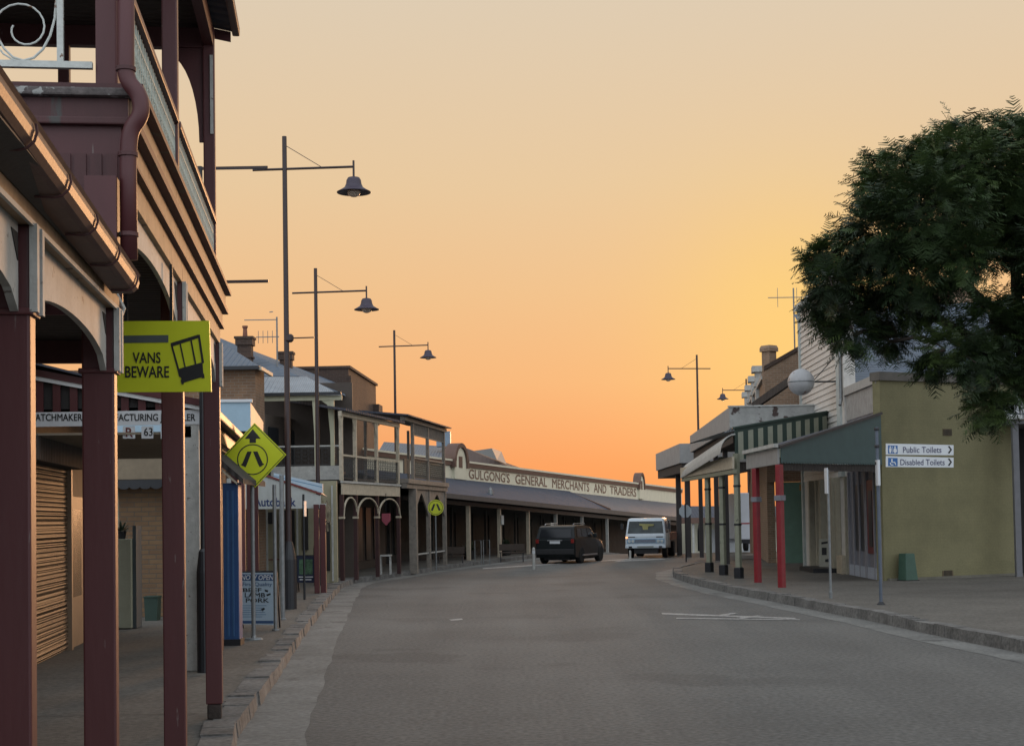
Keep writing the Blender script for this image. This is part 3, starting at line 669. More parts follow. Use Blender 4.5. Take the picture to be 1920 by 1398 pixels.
# banner pole hidden behind the fourth post, its two arms reach out
Y = 19.4; px = at(383, 1260, Y).x
bpole = thing('banner_pole', 'dark banner pole with two bare arms, mostly hidden behind a maroon post', 'pole', W, px, Y, .15)
MB().lathe([(.09, .15), (.09, 1.45), (.06, 1.72), (.035, 1.76), (.035, 6.8)], (px, Y, 0), 14).build('shaft', blackm, bpole)
for v, u1 in ((314, 502), (527, 503)):
    p = at(u1, v, Y); MB().bar((px, Y, p.z), (p.x, Y, p.z), .035, .035).build('arm', lampm, bpole)
# diamond sign
Y = 24.6; 
def crossing_diamond():
    c = at(478, 853, Y); px = at(475, 1197, Y).x; R = at(537, 853, Y).x-c.x
    th = thing('crossing_sign', 'yellow green diamond sign with an arrow above walking legs', 'sign', W, px, Y, .15)
    b = MB().prism([(c.x-R, c.z), (c.x, c.z-R*1.03), (c.x+R, c.z), (c.x, c.z+R*1.03)], Y, Y+.004); b.build('panel', signy, th, bevel=.0)
    k = .955; ki = .925
    b = MB(); o = [(c.x-R*k, c.z), (c.x, c.z-R*k*1.03), (c.x+R*k, c.z), (c.x, c.z+R*k*1.03)]; q = [(c.x-R*ki, c.z), (c.x, c.z-R*ki*1.03), (c.x+R*ki, c.z), (c.x, c.z+R*ki*1.03)]
    b.add([(x, Y-.002, z) for x, z in o+q], [(i, (i+1) % 4, 4+(i+1) % 4, 4+i) for i in range(4)]); b.build('border', signb, th)
    legs_and_ring(th, Y, 473.5, 861, 29)
    px_poly(th, Y, [[(459, 822), (474, 804), (489, 822)], [(468, 822.2), (480, 822), (480, 830), (468, 830)]], signb, 'arrow')
    b = MB().tube([(px, Y+.04, .15), (px, Y+.04, at(473, 812, Y).z)], .035, 10); b.build('post', steel, th)
    b = MB().lathe([(.16, .151), (.14, .175), (.05, .18), (.04, .22)], (px, Y+.04, 0), 14); b.build('foot', steel, th)
def legs_and_ring(th, Y, cu, cv, r, m=signb):
    c = at(cu, cv, Y); R = at(cu+r, cv, Y).x-c.x; n = 40; b = MB(); t = R*.07
    b.add([(c.x+rr*cos(2*pi*i/n), Y-.003, c.z+rr*sin(2*pi*i/n)) for rr in (R, R-t) for i in range(n)], [(i, (i+1) % n, n+(i+1) % n, n+i) for i in range(n)]); b.build('ring', m, th)
    s = R/29
    b = MB()
    for q in (-1, 1):
        pts = [(q*1.2, 14), (q*9.5, 14), (q*19.5, -9), (q*11.5, -12.5)]; b.add([(c.x+x*s, Y-.0034-.0004*q, c.z+(y+1)*s) for x, y in pts], [(0, 1, 2, 3)])
        pts = [(q*11.5, -11), (q*13, -15.5), (q*22, -10.5), (q*20, -8.5)]; b.add([(c.x+x*s, Y-.0045-.0004*q, c.z+(y+1)*s) for x, y in pts], [(0, 1, 2, 3)])
    b.build('walking_legs', m, th)
crossing_diamond()
# round crossing sign in front of the second hotel
Y = 56.5; px = at(818, 1068, Y).x; c = at(817, 951, Y)
rd = thing('crossing_sign', 'round yellow pedestrian crossing disc at the far balcony hotel corner', 'sign', W, px, Y, .15)
MB().lathe([(.3, 0), (.3, .01)], (c.x, Y, c.z), 32, ax='y').build('disc', signy, rd)
legs_and_ring(rd, Y, 817, 951, 13)
MB().tube([(px, Y+.05, .1), (px, Y+.05, c.z+.2)], .03, 8).build('post', steel, rd)
# butcher's sandwich board
Y = 27.0
ab = thing('sandwich_board', 'white and blue sandwich board reading NOW OPEN, BEEF, LAMB, PORK', 'sign', W, at(484, 1178, Y).x, Y, .15)
c = [at(u, v, Y) for u, v in ((450, 1073), (516, 1073), (515, 1171), (450, 1169))]
blueS = mat('sign_blue', (.03, .07, .16), .5, .08, 3, 0); pale = mat('sign_pale_blue', (.34, .43, .50), .5, .05, 3, 0)
MB().prism([(p.x, p.z) for p in c], Y, Y+.02).build('panel', pale, ab)
px_poly(ab, Y, [[(450, 1076), (515, 1076), (515, 1088), (450, 1088)], [(450, 1163), (513, 1163), (513, 1168), (450, 1168)]], blueS, 'band')
px_text(ab, Y, 'NOW OPEN', 452, 1077.5, 513, 1086.5, signw, .03, shear=.2)
px_text(ab, Y, 'First Quality', 455, 1091, 510, 1100, blueS, .005)
for t_, x0, y0, x1, y1 in (('BEEF', 456, 1102, 490, 1109), ('LAMB', 459, 1111, 497, 1119), ('PORK', 461, 1121, 504, 1129)): px_text(ab, Y, t_, x0, y0, x1, y1, signb, .03)
b = []
for i in range(6): b.append([(455, 1134+i*4.2), (500-((i*7) % 9), 1134+i*4.2), (500-((i*7) % 9), 1135.2+i*4.2), (455, 1135.2+i*4.2)])
px_poly(ab, Y, b, mat('sign_light_text', (.12, .2, .3), .5, .1, 3, 0), 'small_print')
px_poly(ab, Y, [[(496, 1104), (503, 1106), (502, 1110), (497, 1108)], [(499, 1114), (507, 1111), (508, 1114), (501, 1117)], [(489, 1142), (495, 1138), (497, 1141), (492, 1145)]], signb, 'emblem')
b = MB(); x0, x1 = c[0].x, c[1].x; zt = c[0].z
for x in (x0-.02, x1+.02): b.bar((x, Y+.01, .15), (x, Y+.01, zt), .03); b.bar((x, Y+.35, .15), (x, Y+.03, zt), .03)
b.bar((x0-.03, Y+.02, zt+.01), (x1+.03, Y+.02, zt+.01), .03)
b.build('frame', blackm, ab)
# dark menu board
Y = 40.5
mbd = thing('menu_board', 'small navy sandwich board with green picture beside the wide maroon posts', 'sign', W, at(572, 1098, Y).x, Y, .15)
c = [at(u, v, Y) for u, v in ((556, 1042), (590, 1042), (590, 1092), (556, 1092))]
MB().prism([(p.x, p.z) for p in c], Y, Y+.03).build('panel', mat('navy_board', (.012, .018, .045), .5, .1, 4, 0), mbd)
px_poly(mbd, Y, [[(561, 1048), (586, 1048), (586, 1076), (561, 1076)]], mat('green_picture', (.06, .13, .07), .5, .7, 9, 0), 'picture')
px_poly(mbd, Y, [[(560, 1080), (587, 1080), (587, 1082), (560, 1082)], [(562, 1085), (584, 1085), (584, 1087), (562, 1087)]], signw, 'small_print')
b = MB(); 
for p in (c[0], c[1]): b.bar((p.x, Y+.015, .15), (p.x, Y+.015, p.z), .035); b.bar((p.x, Y+.4, .15), (p.x, Y+.04, p.z), .03)
b.bar((c[0].x, Y+.02, c[0].z+.01), (c[1].x, Y+.02, c[0].z+.01), .03)
b.build('frame', blackm, mbd)
# grey street poles
for u, v0, v1, Y, w_, lb in ((517, 908, 1180, 26.6, .035, 'thin grey steel pole behind the sandwich board'), (531, 890, 1190, 29.5, .045, 'grey steel pole just left of the black lamp base')):
    x = at(u, v1, Y).x; th = thing('steel_pole', lb, 'pole', W, x, Y, .15)
    b = MB().tube([(x, Y, .15), (x, Y, at(u, v0, Y).z)], w_, 8); b.build('shaft', steel, th)
    MB().lathe([(.07, .151), (.07, .17), (w_, .18)], (x, Y, 0), 12).build('foot', steel, th)
x = at(571, 1123, 36.8).x; th = thing('parking_sign', 'thin dark pole with a small edge-on white plate before the menu board', 'sign', W, x, 36.8, .15)
MB().tube([(x, 36.8, .15), (x, 36.8, at(571, 926, 36.8).z)], .028, 8).build('post', blackm, th)
p = at(573, 960, 36.8); MB().box(x+.03, x+.045, 36.6, 37.0, p.z-.1, p.z+.28).build('plate', signw, th)

# ================================================================== butcher / autobank shops
bs = thing('parapet_shop', 'shop with a pale blue boxed parapet and peach lit side above the footpath', 'building', FL, FL.S(30), WT, .15)
sP0, sP1 = FL.S(31.0), FL.S(37.2)
z0, z1 = at(470, 808, 31).z, at(470, 754, 31).z
tP = FL.on(470, 780, 0)
x_ = at(470, 780, 31); tP = (Vector((x_.x, x_.y))-FL.O).dot(FL.n)
pblue = mat('pale_blue_board', (.30, .42, .50), .6, .08, 3, .1); peach = mat('peach_lit_board', (.50, .38, .29), .6, .12, 3, .1)  # peach puts the warm light on the parapet's street side into its colour
MB().box(sP0, sP0+.1, tP, WT+1, z0, z1).build('parapet', pblue, bs)
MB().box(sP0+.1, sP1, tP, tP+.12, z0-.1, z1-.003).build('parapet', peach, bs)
MB().box(sP0-.04, sP0+.14, tP-.04, WT+1, z1, z1+.06).build('capping', signw, bs)
MB().box(sP0+.1, sP1, tP+.13, WT, z0-.05, z0+.02).build('ceiling', soff, bs)
MB().box(sP0+.4, FL.S(46), WT, WT+.3, .15, 5.0).build('wall', mat('dull_cream_wall', (.27, .25, .18), .7, .15, 3, .1), bs)
MB().box(sP0+1, sP1-.5, WT-.05, WT, .8, 2.6).build('window', glassd, bs)
MB().hexa([(sP1, tP, 3.2), (sP1+.1, tP, 3.2), (sP1+.1, WT, 3.2), (sP1, WT, 3.2), (sP1, tP, 3.5), (sP1+.1, tP, 3.5), (sP1+.1, WT, 4.6), (sP1, WT, 4.6)]).build('gable_end', brick3, bs)
for s in (sP0+.2, (sP0+sP1)/2, sP1-.1): MB().box(s-.06, s+.06, tP+.14, tP+.26, .15, z0-.06).build('post', maroon, bs)
# awning with old lettering, end panel facing the camera
Y = 40.0
aw = thing('awning', 'white valance with dark blue old style letters facing down the street', 'awning', W, at(525, 1000, Y).x, Y, 2.2)
P = lambda u, v, Y=Y: at(u, v, Y)
valw = mat('white_valance', (.42, .44, .42), .6, .08, 4, .1, kind='corr', pitch=.28, hb=.3)
b = MB().prism([(P(u, v).x, P(u, v).z) for u, v in ((425, 955), (601, 952), (601, 929), (480, 887), (425, 887))], Y, Y+.03); b.build('end_panel', valw, aw)
b = MB(); n = 34; xa, xb = P(428, 0).x, P(601, 0).x
for i in range(n):
    w_ = (xb-xa)/n; b.prism([(xa+i*w_, P(0, 954).z+.005), (xa+i*w_+w_*.5, P(0, 959).z), (xa+(i+1)*w_, P(0, 954).z+.005)], Y+.005, Y+.02)
b.build('scalloped_edge', valw, aw)
b = MB(); p, q = P(478, 884), P(603, 926); b.bar((p.x, Y-.01, p.z), (q.x, Y-.01, q.z), .05, .05); b.build('top_rail', mat('dull_red_paint', (.16, .035, .03), .5, .1, 3, 0), aw)
px_text(aw, Y, 'Autobank', 476, 933, 554, 949, mat('letter_navy', (.02, .04, .12), .5, .1, 3, 0), .04, shear=-.05)
b = MB(); a, c, d, e = at(513, 886, 41.5), at(605, 907, 41.5), at(605, 927, 41.5), at(513, 900, 41.5)
b.prism([(p.x, p.z) for p in (a, c, d, e)], 41.5, 41.6); b.build('fascia_board', mat('pale_fascia', (.36, .44, .50), .5, .08, 3, 0), aw)
px_poly(aw, 41.5, [[(513, 891), (604, 912), (604, 913.5), (513, 892.5)]], mat('line_blue', (.1, .2, .3), .5, .1, 3, 0), 'line')
# awning roof slope behind the panel
b = MB(); p, q = at(440, 872, 40.05), at(603, 925, 40.05); r_, s_ = at(440, 868, 46), at(606, 922, 46)
b.hexa([(p.x, 40.05, p.z), (q.x, 40.05, q.z), (q.x-.6, 46, q.z), (p.x-.6, 46, p.z), (p.x, 40.05, p.z+.03), (q.x, 40.05, q.z+.03), (q.x-.6, 46, q.z+.03), (p.x-.6, 46, p.z+.03)]); b.build('iron_sheet', roofw, aw)
for k, (u0, u1, lb) in enumerate(((591, 600, 0), (602, 612, 0))):
    x0, x1 = P(u0, 1110).x, P(u1, 1110).x; MB().box(x0, x1, Y-.15+k*.1, Y+.0-.01+k*.1, .15, P(600, 945).z).build('post', maroon, aw, bevel=.01)
b = MB(); r = random.Random(5)
for i in range(26):
    p = at(r.uniform(602, 614), r.uniform(935, 985), 40.2); d = Vector((r.uniform(-.05, .12), 0, r.uniform(-.25, -.1))); b.add([p, p+Vector((.04, 0, 0)), p+d+Vector((.03, .02, 0)), p+d], [(0, 1, 2, 3)])
b.build('torn_blind', mat('tattered_cloth', (.22, .18, .12), .8, .5, 6, .1), aw)
# shopfront under this awning
asx = thing('cream_shop', 'cream walled shop under the old lettered awning', 'building', W, at(540, 1085, 46.6).x, 46.6, .15)
wc = mat('cream_render', (.32, .29, .19), .7, .12, 3, .1)
x0, x1 = at(440, 1000, 46.6).x, at(632, 1000, 46.6).x
MB().box(x0-1, x1, 46.6, 46.8, .15, 3.35).build('wall', wc, asx)
b = []
b2 = MB()
for u0, u1, v0, v1 in ((450, 461, 960, 1080), (476, 484, 970, 1080), (492, 505, 968, 990), (517, 541, 965, 1085), (556, 566, 960, 1040), (592, 606, 985, 1080)):
    b2.box(at(u0, 0, 46.5).x, at(u1, 0, 46.5).x, 46.52, 46.58, at(0, v1, 46.5).z, at(0, v0, 46.5).z)
b2.build_each('doorway', dark, asx)
b2 = MB()
for v in (1056,): b2.box(at(484, 0, 46.5).x, at(517, 0, 46.5).x, 46.5, 46.55, at(0, v+2, 46.5).z, at(0, v, 46.5).z)
b2.build('rail', mat('dull_red_paint', (.16, .035, .03)), asx)
b2 = MB()
for u in (489, 513, 545, 588, 610): b2.box(at(u, 0, 46.5).x, at(u+3, 0, 46.5).x, 46.45, 46.51, .2, 3.2)
b2.build_each('door_frame', greyp, asx)

# ================================================================== hotel with wrapped balcony
H0, H1 = (at(640, 980, 47.5).x, 47.5), (at(748, 980, 54).x, 54)
FH = Frame(H0, (H1[0]-H0[0], H1[1]-H0[1])); LH = sqrt((H1[0]-H0[0])**2+(H1[1]-H0[1])**2)
ht = thing('hotel', 'two storey hotel with cream posts, iron balcony rails and arched brackets below', 'building', FH, 0, 0, .15)
HW = 2.6
z_f0, z_f1 = 3.30, 3.38
z_mid, z_top = 4.2, 5.45
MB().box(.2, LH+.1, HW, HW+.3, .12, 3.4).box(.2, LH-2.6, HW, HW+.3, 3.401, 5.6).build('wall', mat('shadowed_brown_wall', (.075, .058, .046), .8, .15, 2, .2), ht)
MB().box(.2, LH, 0, HW, z_f0, z_f0+.08).build('balcony_floor', soff, ht)
MB().box(-.02, LH, -.06, -.01, 2.93, 3.29).build('fascia', creamp, ht)
MB().box(-.05, LH+.03, -.1, .0, 3.30, 3.37).build('trim', greyp, ht)
sp = [FH.on(u, 960)[0] for u in (641, 667, 707, 747)]
for s in sp:
    b = MB().box(s-.055, s+.055, -.055, .055, 3.38, z_top); b.prism([(s-.05, z_top-.45), (s-.22, z_top), (s+.22, z_top), (s+.05, z_top-.45)], -.02, .02, 'y'); b.build('balcony_post', creamp, ht)
for s in sp:
    MB().box(s-.062, s+.062, -.062, .062, .12, 2.93).build('post', mat('dark_maroon_post', (.045, .018, .018), .6, .2, 4, .1), ht)
    b = MB().box(s-.085, s+.085, -.085, .085, 2.15, 2.22); b.build('capital', creamp, ht)
for a, c in zip(sp, sp[1:]):
    m = MB(); n = 20
    for k in range(n):
        q0 = a+(c-a)*k/n; q1 = a+(c-a)*(k+1)/n; h = lambda x: 2.22+.62*sqrt(max(0, 1-(2*(x-a)/(c-a)-1)**2))
        m.bar((q0, -.06, h(q0)), (q1, -.06, h(q1)), .04, .05, up=(0, 1, 0))
    m.build('arched_bracket', creamp, ht)
    MB().box(a+.06, c-.06, -.04, .04, z_mid-.03, z_mid+.03).build('handrail', creamp, ht)
    m = MB(); lace_panel(m, a+.06, c-.06, 0, 3.46, z_mid+.02, pitch=.2); m.build('lace_railing', mat('dark_iron', (.05, .05, .048), .6, .2, 5, 0), ht)
    MB().box(a+.3, c-.3, HW-.05, HW, 3.5, 5.2).build('window', glassd, ht)
MB().box(-.05, LH+.05, -.07, .05, z_top, z_top+.16).build('beam', creamp, ht)
b = MB().hexa([(-.2, -.25, 5.6), (LH+.1, -.25, 5.6), (LH+.1, HW, 6.15), (2.2, HW, 6.15), (-.2, -.25, 5.68), (LH+.1, -.25, 5.68), (LH+.1, HW, 6.23), (2.2, HW, 6.23)]); b.build('verandah_roof', roofd, ht)
# lower front: doors and panes with cream frames
m = MB(); fm = MB(); wm = MB()
for u0, u1, k in ((668, 690, 'd'), (672, 676, 'f'), (683, 686, 'f'), (711, 716, 'f'), (716, 738, 'p')): pass
for s in (.6, 1.4, 2.3, 3.1, 4.1, 5.0, 5.9): fm.box(s-.04, s+.04, HW-.09, HW-.0, .15, 2.9)
fm.build_each('door_frame', mat('pale_frame', (.38, .35, .27), .6, .1, 3, 0), ht)
for s0, s1 in ((.66, 1.34), (2.36, 3.04), (3.2, 4.0), (5.06, 5.84)): MB().box(s0, s1, HW-.06, HW-.001, .3, 2.6).build('door', glassd, ht)
for s, z in ((1.9, 1.5), (4.6, 1.6), (5.45, 1.7)): MB().box(s-.15, s+.15, HW-.12, HW-.1, z-.3, z+.35).build('notice', signw, ht)
# side verandah facing the camera
sx0, sx1 = at(466, 0, 48.5).x, at(632, 0, 48.5).x
SY = 48.5
zt_, zb2 = at(0+550, 741, SY).z, at(550, 751, SY).z
hs = thing('hotel_side_verandah', 'shaded side balcony under a corrugated hip roof with a cream fascia', 'verandah', W, (sx0+sx1)/2, SY, .15)
MB().box(sx0, sx1, SY, SY+.08, zb2, zt_-.01).build('fascia', mat('pale_olive_cream', (.44, .43, .30), .6, .1, 4, .1), hs)
for u in (592, 624):
    x = at(u, 900, SY).x; hw = .065 if u > 600 else .035; b = MB().box(x-hw, x+hw, SY+.02, SY+.16, 3.9, zb2)
    q = -1
    b.prism([(x-hw, zb2), (x-hw-(.3 if u > 600 else .06), zb2), (x-hw-.09*hw/.065, zb2-.15), (x-hw-.05*hw/.065, zb2-.6), (x-hw, zb2-1.2)], SY+.04, SY+.08); b.build('post', mat('pale_olive_cream', (.4,.4,.3)), hs)
z1_ = at(550, 835, SY).z; z0_ = at(550, 872, SY).z
MB().box(sx0, sx1, SY+.03, SY+.08, z1_-.05, z1_).build('handrail', greyp, hs)
m = MB(); lace_panel(m, sx0, sx1, SY+.05, z0_, z1_, pitch=.22); m.build('lace_railing', mat('dark_iron', (.05, .05, .048)), hs)
MB().box(sx0-.5, sx1, SY-.02, SY+.1, at(550, 900, SY).z, at(550, 874, SY).z).build('floor_fascia', greyp, hs)
MB().box(sx0-.5, sx1-.05, SY+.1, SY+2.2, z0_-.3, z0_-.2).build('balcony_floor', soff, hs)
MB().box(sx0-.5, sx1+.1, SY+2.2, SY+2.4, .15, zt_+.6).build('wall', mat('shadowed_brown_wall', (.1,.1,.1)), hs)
a, c = at(466, 740, SY-.1), at(640, 741, SY-.1); d, e = at(478, 706, SY+2), at(575, 706, SY+2)
MB().add([tuple(a), tuple(c), (e.x, SY+2.0, e.z), (d.x, SY+2.0, d.z)], [(0, 1, 2, 3)]).build('iron_sheet', roofw, hs)
MB().box(a.x, c.x, SY-.16, SY-.1, a.z-.05, a.z+.05).build('gutter_channel', blackm, hs)
# main hip roof, brick wing, chimneys
addw('roof', [tuple(at(400, 628, 56)), tuple(at(428, 640, 56)), tuple(at(648, 742, 49.5)), tuple(at(560, 705, 50.9)), tuple(at(400, 705, 50.9)), tuple(at(640, 720, 60)), tuple(at(520, 690, 62))], [(0, 1, 3, 4), (1, 2, 3), (1, 6, 5, 2)], roofb, ht, FH)
wg = thing('brick_wing', 'brown brick upper wing with a hipped blue iron roof', 'building', W, at(440, 750, 43).x, 43, .15)
x1 = at(471, 0, 43).x
MB().box(x1-6, x1, 43, 44.6, .15, at(450, 689, 43).z).build('wall', brick1, wg)
a, c, d, e = at(300, 686, 42.7), at(487, 687, 42.7), at(418, 643, 45.5), at(300, 610, 45.5)
MB().add([tuple(a), tuple(c), tuple(d), tuple(e), (c.x, 44.7, c.z)], [(0, 1, 2, 3), (1, 4, 2)]).build('roof', roofb, wg)
MB().box(a.x, c.x, 42.62, 42.7, c.z-.08, c.z+.02).build('gutter_channel', blackm, wg)
MB().box(c.x-.02, c.x+.06, 42.65, 44.7, c.z-.1, c.z).build('gutter_channel', creamp, wg)
def chimney(name, label, u, v0, v1, w_px, Y, pot=None):
    x = at(u, v1, Y).x; w_ = w_px*Y/FPX/2; zt = at(u, v0, Y).z; zb = at(u, v1, Y).z
    th = thing(name, label, 'chimney', W, x, Y, zb)
    b = MB().box(x-w_*.8, x+w_*.8, Y-w_*.8, Y+w_*.8, zb-2.5, zt-.3).box(x-w_, x+w_, Y-w_, Y+w_, zt-.3, zt-.08).box(x-w_*1.12, x+w_*1.12, Y-w_*1.12, Y+w_*1.12, zt-.08, zt)
    b.box(x-w_*.95, x+w_*.95, Y-w_*.95, Y+w_*.95, zt-.75, zt-.68)
    b.build('stack', brick2, th)
    if pot: MB().lathe([(.09, zt), (.07, zt+.3), (.1, zt+.34), (.1, zt+.40), (.05, zt+.40)], (x, Y, 0), 12).build('chimney_pot', mat('terracotta', (.2, .08, .05), .8, .2, 5, .1), th)
chimney('chimney', 'brick chimney with a clay pot on the blue iron roof', 460, 632, 672, 32, 52, True)
chimney('chimney', 'brick chimney without a pot just left of the second lamp post', 537, 660, 712, 27, 55)
def antenna(name, label, u, v0, v1, Y, booms):
    x = at(u, v1, Y).x; th = thing(name, label, 'antenna', W, x, Y, at(u, v1, Y).z)
    zt = at(u, v0, Y).z; b = MB().tube([(x, Y, at(u, v1, Y).z-.6), (x, Y, zt)], .03, 6); b.build('mast', steel, th)
    for ua, ub, v, el, hh in booms:
        p, q = at(ua, v, Y), at(ub, v-1, Y); b = MB().tube([p, q], .018, 5)
        for k in range(el):
            m = p.lerp(q, (k+.5)/el); b.tube([m+Vector((0, 0, -hh)), m+Vector((0, 0, hh))], .010, 4)
        b.build('boom', steel, th)
antenna('tv_antenna', 'thin television aerial between the two chimneys', 520, 594, 690, 52, [(458, 520, 600, 0, 0), (480, 524, 632, 5, .22), (505, 512, 585, 0, 0)])
antenna('tv_antenna', 'television aerial above the brick gable beside the tree', 1490, 540, 645, 58, [(1440, 1512, 558, 2, .38)])
# big brown brick block behind the hotel
Q0 = at(657, 980, 59); Q1 = at(708, 980, 67); zt = at(657, 690, 59).z
FQ = Frame((Q0.x, Q0.y), (Q1.x-Q0.x, Q1.y-Q0.y))
qb = thing('brick_block', 'tall plain brown brick block with a corbelled corner behind the hotel', 'building', FQ, 0, 0, .15)
LQ = (Q1-Q0).length
MB().box(0, LQ, 0, 10, .15, zt).build('wall', brick2, qb)
MB().box(-.06, LQ+.12, -.08, 10, zt, zt+.1).build('coping', brick2, qb)
MB().box(LQ-.9, LQ+.35, -.25, -.001, zt-1.5, zt-.9).box(LQ-.6, LQ+.2, -.12, -.001, zt-1.8, zt-1.51).build('corbel', brick2, qb)
MB().box(-.02, .2, -.1, -.001, 4, zt-.3).build('pilaster', brick2, qb)

# ================================================================== second balcony hotel
J0, J1 = (at(774, 980, 56).x, 56), (at(835, 980, 62.5).x, 62.5)
FJ = Frame(J0, (J1[0]-J0[0], J1[1]-J0[1])); LJ = sqrt((J1[0]-J0[0])**2+(J1[1]-J0[1])**2)
h2 = thing('open_balcony_hotel', 'grey weathered two storey verandah with open upper bays and pointed brackets', 'building', FJ, 0, 0, .1)
gw = mat('grey_weathered_timber', (.21, .185, .155), .75, .25, 5, .3, spots=((.1, .08, .06), 9, .65))
zf, ztp = 3.62, 5.75
us = [FJ.on(u, 950)[0] for u in (775, 803, 833)]
SB = -1.0
for s in us:
    MB().box(s-.08, s+.08, -.08, .08, .05, 3.25).build('post', gw, h2); MB().box(s-.06, s+.06, -.06, .06, zf, ztp).build('balcony_post', gw, h2)
MB().box(us[0]-.16, us[0]+.12, -.14, .14, .05, 3.25).build('post', gw, h2)
MB().box(-1.4, LJ+.1, -.1, .1, 3.25, zf-.2).build('beam', gw, h2); MB().box(-1.4, LJ+.15, -.16, 2.6, zf-.19, zf-.02).build('balcony_floor', gw, h2)
for a, c in zip(us, us[1:]):
    MB().arch(a+.08, c-.08, 2.2, 3.1, 3.25, -.03, .03, 16, pointed=True).build('arch_board', gw, h2)
    MB().box(a+.06, c-.06, -.04, .04, 4.4, 4.46).build('handrail', gw, h2)
    m = MB(); lace_panel(m, a+.06, c-.06, 0, zf+.06, 4.4, pitch=.16); m.build('lace_railing', mat('brown_iron', (.10, .085, .065), .7, .2, 5, 0), h2)
    m = MB(); x = a+.1
    while x < c-.1: m.box(x, x+.03, -.015, .015, ztp-.42, ztp-.02); x += .16
    m.box(a+.05, c-.05, -.02, .02, ztp-.46, ztp-.42); m.build('valance', gw, h2)
MB().box(-1.6, LJ+.12, -.1, .08, ztp, ztp+.14).build('beam', gw, h2)
b = MB().hexa([(-1.8, -.28, ztp+.15), (LJ+.25, -.28, ztp+.15), (LJ+.25, 1.6, ztp+.32), (-1.8, 1.6, ztp+.32), (-1.8, -.28, ztp+.2), (LJ+.25, -.28, ztp+.2), (LJ+.25, 1.6, ztp+.40), (-1.8, 1.6, ztp+.40)]); b.build('verandah_roof', roofd, h2)
for s in (-1.0, LJ): MB().box(s-.05, s+.05, 1.5, 1.6, zf, ztp+.1).build('balcony_post', gw, h2)
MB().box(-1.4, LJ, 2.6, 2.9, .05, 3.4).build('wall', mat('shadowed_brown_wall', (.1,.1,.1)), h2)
for s in (.4, 1.6, 3.0, 4.4): MB().box(s, s+.8, 2.55, 2.599, .5, 2.6).build('window', glassd, h2)
m = MB(); m.box(us[0], LJ, -.02, .02, .72, .78); m.build('low_rail', greyp, h2)
MB().box(-1.35, -.9, .0, .05, 3.8, 4.35).box(-.8, -.4, 0, .05, 3.8, 4.35).build('lace_railing', mat('brown_iron', (.1,.1,.1)), h2)
# pub sign: small red hanging shield in the hotel arcade
ps = thing('hanging_sign', 'small red hanging shield sign under the hotel arcade', 'sign', W, at(724, 975, 51).x, 51, 2.0)
c = at(724, 973, 51); MB().prism([(c.x-.15, c.z+.2), (c.x+.15, c.z+.2), (c.x+.15, c.z-.05), (c.x, c.z-.22), (c.x-.15, c.z-.05)], 51, 51.03).build('shield', mat('dull_red_sign', (.22, .03, .05), .5, .1, 3, 0), ps)
MB().tube([(c.x, 51.01, c.z+.2), (c.x, 51.01, 3.0)], .012, 5).build('chain', blackm, ps)
# ================================================================== GENERAL MERCHANTS STORE
M0, M1 = at(878, 980, 68.7), at(1137, 965, 98.5)
FM = Frame((M0.x, M0.y), (M1.x-M0.x, M1.y-M0.y))
st = thing('general_store', 'long cream general merchants store with raised lettering and a dark iron verandah', 'building', FM, 0, 0, 0)
sL = -9.0; sR = FM.on(1278, 930, 2.6)[0]
ZB = 2.62; ZP = 4.42
stw = mat('store_cream', (.68, .65, .50), .7, .08, 1.5, .1); stt = mat('store_brown_trim', (.13, .075, .055), .7, .15, 2, .1)
SD = 2.6
MB().box(sL, sR, SD, SD+.35, 3.25, ZP).build('parapet', stw, st)
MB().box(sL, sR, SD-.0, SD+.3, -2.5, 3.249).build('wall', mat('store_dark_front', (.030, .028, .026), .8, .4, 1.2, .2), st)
MB().box(sL, sR+.05, SD-.09, SD-.001, ZP-.22, ZP-.125).build('moulding', stt, st)
MB().box(sL, sR+.1, SD-.14, SD+.4, ZP+.001, ZP+.10).build('coping', stw, st)
MB().box(sL, sR+.1, SD-.1, SD+.35, ZP-.12, ZP-.001).build('moulding', stt, st)
for u in (858, 1199):
    s = FM.on(u, 880, SD)[0]; b = MB(); n = 16
    w_ = .95
    pts = [(s-w_, ZP-.95), (s+w_, ZP-.95), (s+w_, ZP+.05)]+[(s+w_*.95*cos(i*pi/n), ZP+.05+.75*sin(i*pi/n)) for i in range(n+1)]+[(s-w_, ZP+.05)]
    b.prism(pts, SD-.16, SD+.3); hp = b.build('hump', stw, st)
    b = MB()
    for i in range(n):
        a0, a1 = i*pi/n, (i+1)*pi/n; R0, R1 = 1.0, 1.22
        q = [(s+R*cos(a), ZP+.02+R*.82*sin(a)) for R, a in ((w_*R0*.95, a0), (w_*R1, a0), (w_*R1, a1), (w_*R0*.95, a1))]
        b.prism(q, SD-.26, SD+.36)
    b.box(s-w_*1.3, s-w_, SD-.26, SD+.36, ZP-.32, ZP+.12); b.box(s+w_, s+w_*1.3, SD-.26, SD+.36, ZP-.32, ZP+.12)
    b.build('moulding', stt, hp)
    MB().box(s-.3, s+.3, SD-.18, SD-.162, ZP-.32, ZP+.28).build('niche', stt, hp)
t0 = FM.on(879, 888, SD)[0]
for wd, u0, u1 in (("GULGONG'S", 879, 955), ('GENERAL', 966, 1025), ('MERCHANTS', 1035, 1104), ('AND', 1113, 1136), ('TRADERS', 1143, 1192)):
    a, c = FM.on(u0, 900, SD)[0], FM.on(u1, 900, SD)[0]
    lettering(wd, st, (a, SD-.012, 3.58), (1, 0, 0), (0, 0, 1), c-a, .53, mat('letter_brown', (.19, .12, .085), .7, .15, 3, 0), 'lettering', .028)
